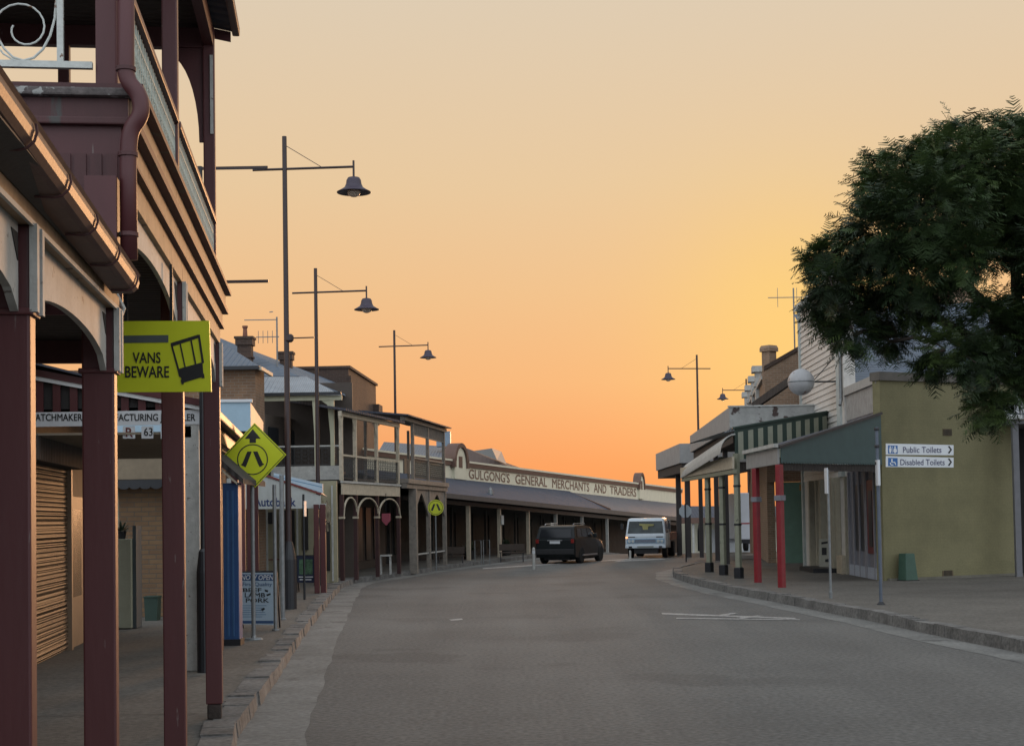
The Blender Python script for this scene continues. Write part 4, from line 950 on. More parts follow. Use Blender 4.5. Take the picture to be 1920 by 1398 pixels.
def roofseg(s0, s1, zo, zi, m, name):
    MB().hexa([(s0, -.45, zo), (s1, -.45, zo), (s1, SD, zi), (s0, SD, zi), (s0, -.45, zo+.05), (s1, -.45, zo+.05), (s1, SD, zi+.05), (s0, SD, zi+.05)]).build(name, m, st)
sV = FM.on(1125, 950, .5)[0]
zi_ = FM.on(900, 900, SD)[1]; zo_ = FM.on(900, 931, -.45)[1]; print('ROOF', zi_, zo_)
roofseg(sL, sV, 2.82, 3.44, mat('navy_iron_roof', (.058, .068, .092), .75, .15, 1.5, .15, kind='corr', pitch=.2, hb=.4, hd=.015, spec=.2), 'verandah_roof'); roofseg(sV+.02, sR+.4, 2.82, 3.38, mat('grey_iron_roof', (.10, .10, .11), .75, .15, 1.5, .15, kind='corr', pitch=.2), 'verandah_roof')
MB().hexa([(sV-1.2, -.45, 2.86), (sV-1.0, -.45, 2.86), (sV+.1, SD, 3.4), (sV-.1, SD, 3.4), (sV-1.2, -.45, 2.93), (sV-1.0, -.45, 2.93), (sV+.1, SD, 3.47), (sV-.1, SD, 3.47)]).build('valley_flashing', stt, st)
MB().box(sL, sR+.4, -.56, -.46, 2.70, 2.88).build('gutter_channel', mat('brown_beam', (.10, .088, .08), .7, .15, 3, .1), st)
MB().box(sL, sR+.3, -.08, .05, 2.50, 2.66).build('beam', mat('brown_beam', (.10, .088, .08), .7, .15, 3, .1), st)
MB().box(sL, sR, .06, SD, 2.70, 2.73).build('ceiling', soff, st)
for u in (878, 936, 990, 1042, 1091, 1138, 1180, 1215):
    s = FM.on(u, 980, 0)[0]; p = FM.P(s, 0)
    MB().box(s-.085, s+.085, -.085, .085, gz(p.y)-.6, 2.5).build('post', creamp if u < 1000 else greyp, st)
r = random.Random(8)
m1 = MB(); m2 = MB(); m3 = MB()
for k in range(16):
    s = -6+k*3.0; p = FM.P(s, SD)
    m1.box(s, s+2.0, SD-.06, SD-.001, .5+gz(p.y), 2.35)
    m2.box(s+2.3, s+2.42, SD-.1, SD-.001, gz(p.y)-.3, 2.6)
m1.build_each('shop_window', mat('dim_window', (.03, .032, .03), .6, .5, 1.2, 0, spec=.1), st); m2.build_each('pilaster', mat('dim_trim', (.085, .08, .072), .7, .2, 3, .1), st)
for u, v0, v1 in ((942, 967, 984), (1035, 974, 986)):
    s, z = FM.on(u, v1, -.12); s2, z2 = FM.on(u, v0, -.12); q = .22 if u < 1000 else .33
    MB().box(s-q, s+q, -.14, -.12, z, z2).build('notice', mat('pale_notice', (.38, .45, .46), .5, .05, 3, 0), st)
b = MB(); p, q = FM.on(905, 918, .6); b.lathe([(.08, 0), (.15, .08), (.1, .2), (.02, .26)], (p, .2, 2.93), 10); b.build('roof_vent', steel, st)
# the verandah steps down with the street: bend every piece to the real fall of its lines
def zmap(s, z):
    lv = [(-3, -3), (0, 0), (2.5, 2.67-.0245*s), (2.85, 3.04-.021*s), (3.44, 4.15-.0125*s), (4.52, 5.12-.0055*s), (7, 7.6-.0055*s)]
    for (a, A), (b_, B) in zip(lv, lv[1:]):
        if z <= b_: return A+(B-A)*(z-a)/(b_-a)
    return z
bpy.context.view_layer.update()
for o_ in [o for o in C.objects if o.type == 'MESH' and (o.parent == st or (o.parent and o.parent.parent == st))]:
    for v_ in o_.data.vertices: v_.co.z = zmap(v_.co.x, v_.co.z)
# pots and benches beneath the verandah
for k, (u, v, hgt, lb) in enumerate(((881, 1055, .75, 'dark planter tub by the first cream post of the store'), (948, 1052, .7, 'dark planter tub by the second cream post of the store'))):
    s, z = FM.on(u, v, .5); p = FM.P(s, .5, 0); th = thing('planter', lb, 'planter', W, p.x, p.y, .05)
    MB().lathe([(.24, .05), (.34, .5), (.36, .55), (.3, .55)], (p.x, p.y, 0), 14).build('tub', dark, th)
    b = MB()
    for i in range(70):
        a = r.uniform(0, 2*pi); e = r.uniform(.2, 1.5); L_ = r.uniform(.25, .6); o = Vector((p.x, p.y, .5)); d = Vector((cos(a)*cos(e), sin(a)*cos(e), sin(e))); s_ = d.cross(Vector((0, 0, 1))).normalized()*.05
        b.add([o+d*L_*.3-s_, o+d*L_*.3+s_, o+d*L_+s_*.3, o+d*L_-s_*.3], [(0, 1, 2, 3)])
    b.build('leaves', mat('dark_leaf', (.03, .05, .025)), th)
for k, (u, hgt, Y, lb) in enumerate(((895, .95, 66, 'grey barrier frame before the store, left one'), (911, .95, 66.5, 'grey barrier frame before the store, right one'))):
    x = at(u, 1000, Y).x; th = thing('barrier_frame', lb, 'barrier', W, x, Y, 0)
    b = MB(); b.tube([(x-.12, Y, 0), (x-.12, Y, 1.1), (x+.16, Y, 1.1), (x+.16, Y, 0)], .022, 6); b.build('tube', steel, th)
Y = 60; x = at(1000, 1000, Y).x; bo = thing('bollard', 'slim pale bollard post at the left rear of the parked dark car', 'bollard', W, x, Y, 0)
MB().lathe([(.06, 0), (.06, .80), (.045, .86), (.01, .88)], (x, Y, 0), 12).build('post', greyp, bo, smooth=False)
b = MB().lathe([(.064, .62), (.064, .74)], (x, Y, 0), 12); b.build('band', signw, bo)
Y = 76; x = at(1181, 1000, Y).x; b3 = thing('bollard', 'short grey bollard under the front corner of the white truck', 'bollard', W, x, 70, 0)
x = at(1181, 1000, 70).x; MB().lathe([(.05, 0), (.05, .42), (.03, .46)], (x, 70, 0), 12).build('post', greyp, b3)

# roofs behind the store
bh = thing('brown_roof_house', 'distant house with a hipped brown roof and small pale gable behind the store sign', 'house', W, at(900, 900, 100).x, 104, 0)
bro = mat('brown_iron_roof', (.075, .045, .035), .7, .2, 1, .1, kind='corr', pitch=.3); 
P = lambda u, v, Y: tuple(at(u, v, Y))
MB().add([P(790, 890, 98), P(985, 888, 98), P(870, 838, 106), P(800, 838, 106), P(985, 880, 118), P(780, 880, 118)], [(0, 1, 2, 3), (1, 4, 2), (4, 5, 3, 2), (5, 0, 3)]).build('roof', bro, bh)
b = MB(); g0, g1, g2 = at(884, 848, 98.5), at(926, 858, 98.5), at(922, 841, 98.5)
b.add([P(888, 845, 99), P(932, 862, 99), P(922, 840, 99), P(950, 870, 104), P(940, 846, 110)], [(0, 1, 2), (1, 3, 4, 2)]); b.build('gable', mat('grey_gable', (.2, .2, .19), .7, .1, 2, .1), bh)
x0, x1 = at(800, 880, 100).x, at(945, 880, 100).x; MB().box(x0, x1, 100, 116, -3, at(850, 889, 100).z).build('wall', creamp, bh)
bl = thing('blue_roof_house', 'low pale blue iron roof seen between the balcony posts beside the store', 'house', W, at(770, 860, 84).x, 86, 0)
MB().add([P(700, 862, 80), P(846, 862, 80), P(826, 836, 88), P(720, 828, 88), P(846, 866, 96)], [(0, 1, 2, 3), (1, 4, 2)]).build('roof', roofb, bl)
x0, x1 = at(690, 880, 81).x, at(842, 880, 81).x; MB().box(x0, x1, 81, 95, -1, at(770, 861, 81).z).build('wall', stw, bl)
MB().box(at(806, 0, 84).x, at(832, 0, 84).x, 84, 85, at(0, 850, 84).z, at(0, 822, 84).z).build('tank', mat('blue_grey_tank', (.2, .26, .32), .5, .1, 2, 0), bl)
# low shop and stop sign in the cross street
ls = thing('low_shop', 'distant low pale shop with grey verandah roof across the side street', 'building', W, at(1350, 1000, 100).x, 100, -1)
MB().box(at(1280, 0, 100).x, at(1475, 0, 100).x, 101.5, 108, -3, at(1350, 958, 100).z).build('wall', stw, ls)
b = MB(); a, c = at(1275, 972, 98), at(1475, 972, 98); d, e = at(1290, 950, 101.5), at(1475, 950, 101.5)
b.hexa([tuple(a), tuple(c), tuple(e), tuple(d), (a.x, a.y, a.z+.06), (c.x, c.y, c.z+.06), (e.x, e.y, e.z+.06), (d.x, d.y, d.z+.06)]); b.build('verandah_roof', roofd, ls)
MB().box(a.x, c.x, 97.9, 98, at(0+1350, 980, 98).z, a.z+.05).build('fascia', stt, ls)
for u in (1300, 1345, 1390, 1430): x = at(u, 990, 98).x; MB().box(x-.07, x+.07, 98.05, 98.2, -1.5, at(u, 978, 98).z).build('post', greyp, ls)
x0, x1 = at(1306, 0, 100).x, at(1390, 0, 100).x; MB().box(x0, x1, 101.4, 101.49, -1.5, at(1350, 992, 100).z).build('panel', signw, ls)
Y = 61; x = at(1285, 980, Y).x
sp_ = thing('stop_sign', 'back of an octagonal sign on a thin pole at the right kerb corner', 'sign', W, x, Y, .15)
c = at(1285, 958, Y); R = 12.5*Y/FPX
MB().prism([(c.x+R*cos(pi/8+i*pi/4), c.z+R*sin(pi/8+i*pi/4)) for i in range(8)], Y, Y+.01).build('plate', mat('bare_aluminium', (.42, .47, .50), .45, .08, 3, 0, metal=.3), sp_)
MB().tube([(x, Y-.03, .15), (x, Y-.03, c.z+.3)], .027, 8).build('post', blackm, sp_)

# ================================================================== VEHICLES
def wheel(th, x, y, r, w_, name='wheel', z=None, rimc=None):
    z = r+.0 if z is None else z
    t = MB().lathe([(r*.6, -w_/2), (r*.93, -w_/2), (r, -w_*.35), (r, w_*.35), (r*.93, w_/2), (r*.6, w_/2)], (x, y, z), 24, ax='x').build(name, mat('tyre', (.012, .012, .012), .8, .2, 6, .1), th, smooth=False)
    MB().lathe([(.04, -w_*.42), (r*.55, -w_*.40), (r*.6, -w_*.5), (r*.6, w_*.5), (r*.55, w_*.40), (.04, w_*.42)], (x, y, z), 16, ax='x').build('rim', rimc or mat('alloy', (.22, .22, .23), .35, .1, 5, 0, metal=.7), t)
def loft(b, secs):  # sections: list of lists of (x,y,z), same count, closed rings
    n = len(secs[0]); vs = [p for s in secs for p in s]
    fs = [(i*n+j, i*n+(j+1) % n, (i+1)*n+(j+1) % n, (i+1)*n+j) for i in range(len(secs)-1) for j in range(n)]
    b.add(vs, fs+[tuple(range(n))[::-1], tuple(range((len(secs)-1)*n, len(secs)*n))]); return b
# four wheel drive: local x = right, y = forward
cx, cy = at(1046, 1052, 66).x, 66.0
FC = Frame((cx-.12, cy), (cos(radians(-21)), sin(radians(-21))))
car = thing('parked_car', 'dark four wheel drive wagon seen from behind, parked before the store', 'car', FC, 0, 0, 0)
paint = mat('charcoal_car_paint', (.009, .012, .013), .42, .1, 3, 0, spec=.3); gl = mat('car_glass', (.012, .014, .017), .12, .1, 2, 0, spec=.3)
def ring(y, zb, zt, wb, wt): return [(-wb, y, zb), (-wb*1.0, y, zb+.12), (-wt, y, zt), (wt, y, zt), (wb, y, zb+.12), (wb, y, zb)]
b = MB(); loft(b, [ring(0, .42, 1.08, .88, .9), ring(.1, .28, 1.12, .94, .93), ring(1.0, .26, 1.13, .95, .94), ring(3.1, .26, 1.10, .95, .92), ring(3.9, .28, 1.02, .93, .86), ring(4.5, .40, .92, .88, .78), ring(4.65, .48, .85, .80, .72)])
b.build('body', paint, car, bevel=.03)
def cab(y, z, wd): return [(-wd, y, 1.10), (-wd+.0, y, 1.11), (-wd+.12*(z-1.1)/.7, y, z), (wd-.12*(z-1.1)/.7, y, z), (wd, y, 1.11), (wd, y, 1.10)]
b = MB(); loft(b, [cab(.06, 1.13, .92), cab(.26, 1.64, .92), cab(.55, 1.70, .93), cab(1.8, 1.71, .93), cab(2.5, 1.64, .92), cab(3.25, 1.13, .90)]); b.build('cabin', paint, car, bevel=.03)
b = MB(); b.hexa([(-.76, .055, 1.17), (.76, .055, 1.17), (.70, .195, 1.55), (-.70, .195, 1.55), (-.76, .075, 1.17), (.76, .075, 1.17), (.70, .215, 1.55), (-.70, .215, 1.55)]); b.build('rear_window', gl, car)
for sx in (-1, 1):
    for ya, yb, yc, yd in ((.42, 1.05, 1.05, .52), (1.13, 1.85, 1.85, 1.13), (1.93, 2.85, 2.40, 1.93)):
        X = lambda z: sx*(.93-.12*(z-1.1)/.7+.012)
        b = MB(); b.add([(X(1.18), ya, 1.18), (X(1.18), yb, 1.18), (X(1.57), yc, 1.57), (X(1.57), yd, 1.57)], [(0, 1, 2, 3)])
        b.add([(X(1.18)-sx*.02, ya, 1.18), (X(1.18)-sx*.02, yb, 1.18), (X(1.57)-sx*.02, yc, 1.57), (X(1.57)-sx*.02, yd, 1.57)], [(0, 1, 2, 3)]); b.build('side_window', gl, car)
    MB().box(sx*.76, sx*.90, -.03, .05, .92, 1.10).build('tail_light', mat('tail_light_red', (.20, .015, .012), .3, .1, 3, 0), car, bevel=.01)
    MB().box(sx*.96, sx*1.14, 2.55, 2.68, 1.14, 1.32).build('mirror', paint, car, bevel=.03)
    MB().tube([(sx*.66, .6, 1.72), (sx*.68, .7, 1.78), (sx*.68, 2.2, 1.78), (sx*.66, 2.3, 1.72)], .02, 6).build('roof_rail', mat('pale_alloy', (.45, .45, .46), .3, .1, 4, 0, metal=.6), car)
    MB().box(sx*.95, sx*1.02, 1.0, 3.0, .34, .40).build('side_step', mat('pale_alloy', (.4,)*3), car)
    for y in (.95, 3.75):
        wheel(car, sx*.84, y, .37, .24)
MB().box(-.9, .9, -.08, .06, .42, .66).build('bumper', mat('black_plastic', (.015, .015, .016), .6, .1, 5, .05), car, bevel=.03)
MB().box(-.24, .24, -.012, .0, .90, 1.02).build('number_plate', signw, car)
MB().box(-.35, .35, -.02, .02, 1.03, 1.07).build('trim', mat('pale_alloy', (.4,)*3), car)
MB().box(-.62, .62, .3, 4.3, .16, .30).build('underbody', blackm, car)
MB().tube([(0, -.35, .45), (0, -.05, .45)], .03, 6).build('tow_bar', blackm, car)
# cab-over tray truck: faces the camera. local y = backwards from nose
tx, ty = at(1211, 1040, 72.5).x, 72.5
FT = Frame((tx, ty), (cos(radians(-12)), sin(radians(-12))))
tk = thing('tray_truck', 'white and pale blue cab-over truck with a brown tray facing the camera', 'truck', FT, 0, 0, 0)
tw = mat('truck_white', (.52, .58, .62), .35, .08, 3, 0, spots=((.25, .22, .2), 9, .7)); tb = mat('truck_blue', (.20, .33, .46), .35, .12, 4, 0)
b = MB()
def tr(z, y0, wd, y1=1.75): return [(-wd, y0+.06, z), (-wd+.08, y0, z), (wd-.08, y0, z), (wd, y0+.06, z), (wd, y1, z), (-wd, y1, z)]
loft(b, [tr(.50, .04, .97), tr(.62, .0, 1.0), tr(1.08, .0, 1.0), tr(1.16, .02, .985), tr(1.84, .22, .90), tr(1.94, .36, .86), tr(1.97, .6, .76)]); cabn = b.build('cab', tw, tk, bevel=.02)
b = MB(); q = lambda z: .02+.20*(z-1.16)/.68-.012
b.add([(-.88, q(1.22), 1.22), (.88, q(1.22), 1.22), (.81, q(1.81), 1.81), (-.81, q(1.81), 1.81)], [(0, 1, 2, 3)]); b.build('windscreen', mat('truck_glass', (.030, .04, .042), .15, .6, 1.6, 0, spec=.3), tk)
MB().prism([(-.30, 1.70), (.42, 1.66), (.40, 1.58), (.14, 1.56), (.10, 1.34), (-.12, 1.34), (-.16, 1.58), (-.3, 1.6)], .078, .082).build('sun_visor', mat('yellow_seat', (.32, .30, .12), .7, .2, 4, 0), tk)
MB().box(-.92, .92, -.025, .0, .74, .96).build('grille_panel', tb, tk, bevel=.01)
MB().box(-.52, .50, -.04, -.026, .77, .92).build('grille', mat('grey_grille', (.14, .16, .2), .5, .3, 20, 0), tk)
for sx in (-1, 1):
    for k in (.62, .80):
        MB().lathe([(.075, -.06), (.08, -.03), (.02, -.028)], (sx*k, 0, .84), 14, ax='y').build('headlight', mat('lamp_glass', (.5, .52, .5), .15, .1, 4, 0), tk)
    MB().box(sx*.52, sx*.86, -.012, .0, 1.02, 1.06).build('vent', blackm, tk)
    MB().box(sx*.66, sx*.82, -.14, -.118, .52, .60).build('fog_light', blackm, tk)
    b = MB(); X = lambda z: sx*(.985-.085*(z-1.16)/.68+.012); b.add([(X(1.24), .24, 1.24), (X(1.24), 1.2, 1.24), (X(1.78), 1.2, 1.78), (X(1.78), .42, 1.78)], [(0, 1, 2, 3)]); b.build('side_window', gl, tk)
    MB().box(sx*1.0, sx*1.012, 1.26, 1.28, .55, 1.8).build('door_seam', dark, tk)
    b = MB(); b.tube([(sx*.98, .1, 1.25), (sx*1.15, .02, 1.3), (sx*1.15, .02, 1.7)], .012, 5); b.box(sx*1.08, sx*1.22, .0, .03, 1.42, 1.72); b.build('mirror', blackm, tk)
    wheel(tk, sx*.84, .95, .38, .24, rimc=tw); wheel(tk, sx*.80, 4.2, .38, .38, rimc=tw)
MB().box(-.99, .99, -.12, .0, .50, .64).build('bumper', tw, tk, bevel=.02)
MB().box(-.40, .40, -.135, -.121, .53, .60).build('number_plate', mat('faded_plate', (.2, .22, .2), .5, .1, 4, 0), tk)
lt = MB().lathe([(.05, -.07), (.055, -.03), (.02, -.02)], (-.93, 0, 1.02), 10, ax='y').build('lit_indicator', mat('lit_amber', (1, .42, .16), .4, 0, 1, 0, emit=1.6), tk)
MB().box(-.6, .6, .15, 1.6, .22, .49).build('engine_underside', blackm, tk)
MB().box(-.4, .4, 1.7, 6.2, .55, .75).build('chassis', blackm, tk)
brt = mat('rusty_brown_tray', (.16, .07, .045), .75, .25, 5, .2)
b = MB().box(-1.05, 1.05, 2.0, 6.3, .86, .95); b.box(-1.05, -1.0, 2.0, 6.3, .951, 1.22); b.box(1.0, 1.05, 2.0, 6.3, .951, 1.22); b.box(-.99, .99, 6.25, 6.3, .951, 1.22); tr_ = b.build('tray', brt, tk)
b = MB(); 
for x in (-1.0, -.5, 0, .5, 1.0): b.box(x-.025, x+.025, 2.01, 2.05, .951, 1.80)
b.box(-1.02, 1.02, 2.0, 2.06, 1.801, 1.86); b.build('headboard', steel, tk)
MB().box(.65, .9, 2.3, 3.1, .45, .80).build('fuel_tank', steel, tk)
# white table and chair in the hotel arcade
for k, (u0, u1, v, Yt, nm, lb) in enumerate(((711, 733, 1044, 52.5, 'table', 'small white table on the footpath in the hotel arcade'),)):
    a_, c_ = at(u0, v, Yt), at(u1, v, Yt); tt = thing(nm, lb, nm, W, (a_.x+c_.x)/2, Yt, .15)
    MB().box(a_.x, c_.x, Yt, Yt+.5, .80, .85).build('table_top', greyp, tt)
    for x_ in (a_.x+.02, c_.x-.06):
        for y_ in (Yt+.02, Yt+.44): MB().box(x_, x_+.04, y_, y_+.04, .15, .80).build('leg', greyp, tt)
for k, (u, Yb, lb) in enumerate(((960, 69.5, 'dark slatted bench beneath the store verandah between the second and third post'), (845, 64.8, 'dark slatted bench beneath the store verandah left of the first cream post'))):
    x_ = at(u, 1050, Yb).x; tt = thing('bench', lb, 'bench', W, x_, Yb, .0)
    wd_ = mat('dark_bench_wood', (.05, .035, .025), .7, .2, 4, .1)
    MB().box(x_-.6, x_+.6, Yb, Yb+.4, .44, .48).build('seat', wd_, tt); MB().box(x_-.6, x_+.6, Yb+.38, Yb+.42, .55, .85).build('backrest', wd_, tt)
    for q_ in (-.55, .5): MB().box(x_+q_, x_+q_+.05, Yb+.02, Yb+.42, 0, .44).build('leg', blackm, tt)
# white box van in the side street, glimpsed beneath the right hand awnings
vx = at(1404, 1015, 78).x
FV = Frame((vx, 78), (1, .0)); vn = thing('box_truck', 'white box van with a thin red stripe glimpsed beneath the right hand awnings', 'van', FV, 0, 0, 0)
MB().box(-.55, .75, 0, 4.2, .75, 3.2).build('cargo_box', mat('van_white', (.55, .57, .60), .45, .06, 2, 0), vn, bevel=.03)
MB().box(-.551, .751, -.006, .0, 1.55, 1.62).build('stripe', mat('red_stripe', (.3, .03, .03), .5, .05, 3, 0), vn)
MB().box(-.55, .75, -.05, .05, .55, .74).build('bumper', blackm, vn); 
b = MB(); loft(b, [[(-.5, y, .5), (.7, y, .5), (.7, y, zt), (-.5, y, zt)] for y, zt in ((4.25, 2.1), (5.0, 2.1), (5.6, 1.3), (6.1, 1.2))]); b.build('cab', mat('van_white', (1, 1, 1)), vn, bevel=.03)
for y in (.8, 5.2):
    for x in (-.45, .65): wheel(vn, x, y, .36, .22)

# ================================================================== RIGHT SIDE
FR = Frame((8.48, 0), (-.04, 1))
CX, CY = 10.25, 41.0
FY = Frame((CX, CY), (cos(radians(27)), sin(radians(27))))      # end wall of the corner building
FF = Frame((CX, CY), (.025, 1))                                 # its street front (local y>0 is the street side)
yb = thing('corner_building', 'corner shop with a plain yellow end wall and a teal awning on red posts', 'building', FY, 0, 0, .15)
WL = FY.on(1909, 950)[0]; ZY = at(1653, 700, CY).z
yel = mat('yellow_render', (.25, .228, .118), .85, .10, 1.0, .35, 25, grit=(20, .14), spots=((.225, .205, .108), .7, .58), kind='brick', col2=(.245, .224, .116), mcol=(.23, .21, .11), brick=(.26, .09), mortar=.006, hb=.25, hd=.004)
MB().box(0, WL, 0, .3, .15, ZY-.19).build('wall', yel, yb)
MB().box(-.05, WL+.2, -.06, .35, ZY-.188, ZY+.05).build('fascia', mat('grey_brown_fascia', (.11, .10, .085), .7, .2, 3, .2), yb)
b = MB(); s, z = FY.on(1776, 810); b.box(s-.17, s+.17, -.012, -.001, z-.1, z+.1); s, z = FY.on(1777, 1074)
b.box(s-.2, s+.2, -.012, -.001, z-.13, z+.08); vt = b.build('wall_vent', mat('vent_brown', (.12, .09, .05), .8, .3, 8, .3), yb)
b = MB()
for (u, v) in ((1776, 810), (1777, 1074)):
    s, z = FY.on(u, v)
    for k in range(-3, 4): b.box(s+k*.045-.008, s+k*.045+.008, -.02, -.013, z-.09, z+.08)
b.build('louvre', dark, vt)
MB().box(.1, WL, -.10, -.001, .15, .24).build('plinth', mat('grey_plinth', (.16, .15, .12), .9, .2, 3, .3), yb)
# street front pieces, written in the front's own frame but parented to the building
def inF(bm, fr, dst=FY):
    for i, p in enumerate(bm.v):
        w_ = fr.P(p[0], p[1], p[2]); q = Vector((w_.x, w_.y))-dst.O; bm.v[i] = (q.dot(dst.d), q.dot(dst.n), p[2])
    return bm
lav = mat('lavender_grey_paint', (.17, .17, .19), .6, .1, 4, .1)
LF = 4.6
inF(MB().box(.36, LF, -.3, -.0, .15, 4.9), FF).build('front_wall', lav, yb)
bd = mat('grey_weather_board', (.30, .29, .27), .7, .2, 5, .3, kind='corr', pitch=.22, hb=.8)
inF(MB().box(.22, LF, -.2, .02, 4.9, ZY-.25), FF).build('parapet', bd, yb)
inF(MB().box(.12, LF+.05, -.1, .09, ZY-.25, ZY), FF).build('capping', mat('pale_capping', (.36, .35, .32), .7, .15, 5, .2), yb)
_e = FY.P(WL, .2)
bR_ = MB()
for p in ((CX+.35, CY+.4), (_e.x, _e.y), (_e.x, _e.y+5), (CX+.5, CY+4.5)):
    q = Vector(p)-FY.O; bR_.v.append((q.dot(FY.d), q.dot(FY.n), ZY-.3))
bR_.f = [(0, 1, 2, 3)]; bR_.build('roof', roofd, yb)
b = MB().box(WL-.3, WL, .3, 7, .15, ZY-.4); b.build('rear_wall', yel, yb)
# awning on the end-wall direction
R1 = (6.95, 38.3)
teal = mat('teal_awning', (.050, .092, .090), .6, .1, 3, .15)
FAw = Frame(R1, (CX-R1[0], CY-R1[1])); LA = sqrt((CX-R1[0])**2+(CY-R1[1])**2)
z_o, z_i, z_b = 3.84, 4.84, 3.44
b = MB().prism([(0.02, z_b), (LA-.02, z_b), (LA-.02, z_i-.06), (.02, z_o-.04)], -.03, 0)
n = 40
aw2 = thing('teal_awning', 'teal iron awning with a closed triangular end, held on two red posts', 'awning', FAw, 0, 0, .15)
b.build('end_panel', teal, aw2)
b = MB()
for i in range(n):
    q = LA/n; b.prism([(i*q, z_b-.001)]+[(i*q+q/2-q/2*cos(k*pi/5), z_b-.001-.06*sin(k*pi/5)) for k in range(6)], -.028, -.002)
b.build('scalloped_edge', teal, aw2)
b = MB().bar((-.1, -.05, z_o-.04), (LA, -.05, z_i-.02), .05, .07); b.build('barge', blackm, aw2)
bR = W
r2e = FR.P(FR.S(42.4), 0); fe = FF.P(5.0, 0)
addw('iron_sheet', [(R1[0]-.1, R1[1], z_o), (CX, CY, z_i), (fe.x, fe.y, z_i), (r2e.x-.1, r2e.y, z_o), (R1[0]-.1, R1[1], z_o-.03), (CX, CY, z_i-.03), (fe.x, fe.y, z_i-.03), (r2e.x-.1, r2e.y, z_o-.03)], [(0, 1, 2, 3), (7, 6, 5, 4), (0, 4, 5, 1), (2, 6, 7, 3), (0, 3, 7, 4)], roofd, aw2, FAw)
def wbar(b, p, q, w_, h, fr): 
    pp = []
    for a in (p, q):
        v = Vector((a[0], a[1]))-fr.O; pp.append((v.dot(fr.d), v.dot(fr.n), a[2]))
    return b.bar(pp[0], pp[1], w_, h)
b = MB(); wbar(b, (R1[0]-.04, R1[1], 3.58), (r2e.x-.04, r2e.y, 3.58), .05, .42, FAw); b.build('fascia', mat('grey_fascia', (.26, .26, .25), .6, .15, 4, .1), aw2)
b = MB(); wbar(b, (R1[0]-.12, R1[1]-.1, 3.85), (r2e.x-.12, r2e.y, 3.85), .12, .10, FAw); b.build('gutter_channel', greyp, aw2)
redp = mat('red_post_paint', (.21, .012, .018), .45, .15, 4, .1)
for (x, y) in (R1, (FR.P(FR.S(41.3), 0).x, 41.3)):
    q = Vector((x, y))-FAw.O; s, t = q.dot(FAw.d), q.dot(FAw.n)+.04
    w_ = .078; b = MB().box(s-w_, s+w_, t-w_, t+w_, .15, 3.36); b.build('post', redp, aw2, bevel=.02)
    MB().box(s-w_-.03, s+w_+.03, t-w_-.03, t+w_+.03, 2.42, 2.56).build('band', lav, aw2, bevel=.01)
b = MB().box(.1, LA, .05, .12, 3.2, 3.38); b.build('beam', soff, aw2)
# shopfront under teal awning
sf = MB(); gf = MB(); 
for s in (.12, .9, 1.9, 2.1, 2.9, 3.7, 4.45): sf.box(s-.05, s+.05, 0.0, .07, .15, 3.3)
inF(sf, FF).build_each('door_frame', mat('grey_lilac_frame', (.26, .26, .28), .6, .1, 4, .1), yb)
inF(MB().box(.2, .85, .0, .03, .95, 2.9), FF).build('window', glassd, yb)
inF(MB().box(.98, 1.82, .01, .05, .9, 3.0), FF).build('door', mat('dark_red_door', (.13, .014, .02), .4, .15, 4, .1), yb)
inF(MB().box(1.1, 1.55, .055, .065, 1.1, 2.7), FF).build('pane', glassd, yb)
inF(MB().box(2.2, 2.85, .0, .03, .95, 2.9), FF).build('window', glassd, yb)
inF(MB().box(3.0, 3.6, .0, .03, .95, 2.9), FF).build('window', glassd, yb)
inF(MB().box(.2, 4.4, .0, .06, .15, .5), FF).build('plinth', mat('pale_plinth', (.34, .37, .42), .6, .1, 4, .1), yb)
# weatherboard shop
wbm = mat('white_weatherboard', (.56, .53, .48), .6, .12, 5, .25, spots=((.38, .28, .2), 7, .7)); pil = mat('pale_green_trim', (.42, .46, .44), .6, .1, 5, .1)
wbs = thing('weatherboard_shop', 'tall white weatherboard shop front catching warm light beneath the tree', 'building', FF, 4.7, 0, .15)
za, zc = 3.2, 9.4
b = MB(); z = za
s0, s1 = 5.6, 12.4
while z < zc:
    b.add([(s0, .015, z), (s1, .015, z), (s1, .055, z+.002), (s0, .055, z+.002), (s1, .02, z+.2), (s0, .02, z+.2)], [(0, 1, 2, 3), (3, 2, 4, 5)]); z += .2
b.build('weatherboards', wbm, wbs)
MB().box(4.7, 12.4, -.3, .01, .15, zc).build('wall', wbm, wbs)
MB().box(5.05, 5.6, .011, .12, za, zc).build('pilaster', pil, wbs); MB().box(12.4, 12.6, -.3, .1, .15, zc+.1).build('pilaster', pil, wbs)
MB().box(4.66, 5.04, -.3, .06, 4.7, 7.4).build('side_board', wbm, wbs)
MB().box(4.6, 5.04, -.3, .14, 7.41, 7.55).build('capping', pil, wbs)
b = MB(); p = (4.8, .14); b.tube([(4.85, .12, 7.3), (4.85, .12, 5.6), (4.7, .18, 5.4)], .05, 8); b.build('downpipe', steel, wbs)
MB().box(4.6, 12.6, -.35, .2, zc+.001, zc+.2).build('cornice', pil, wbs)
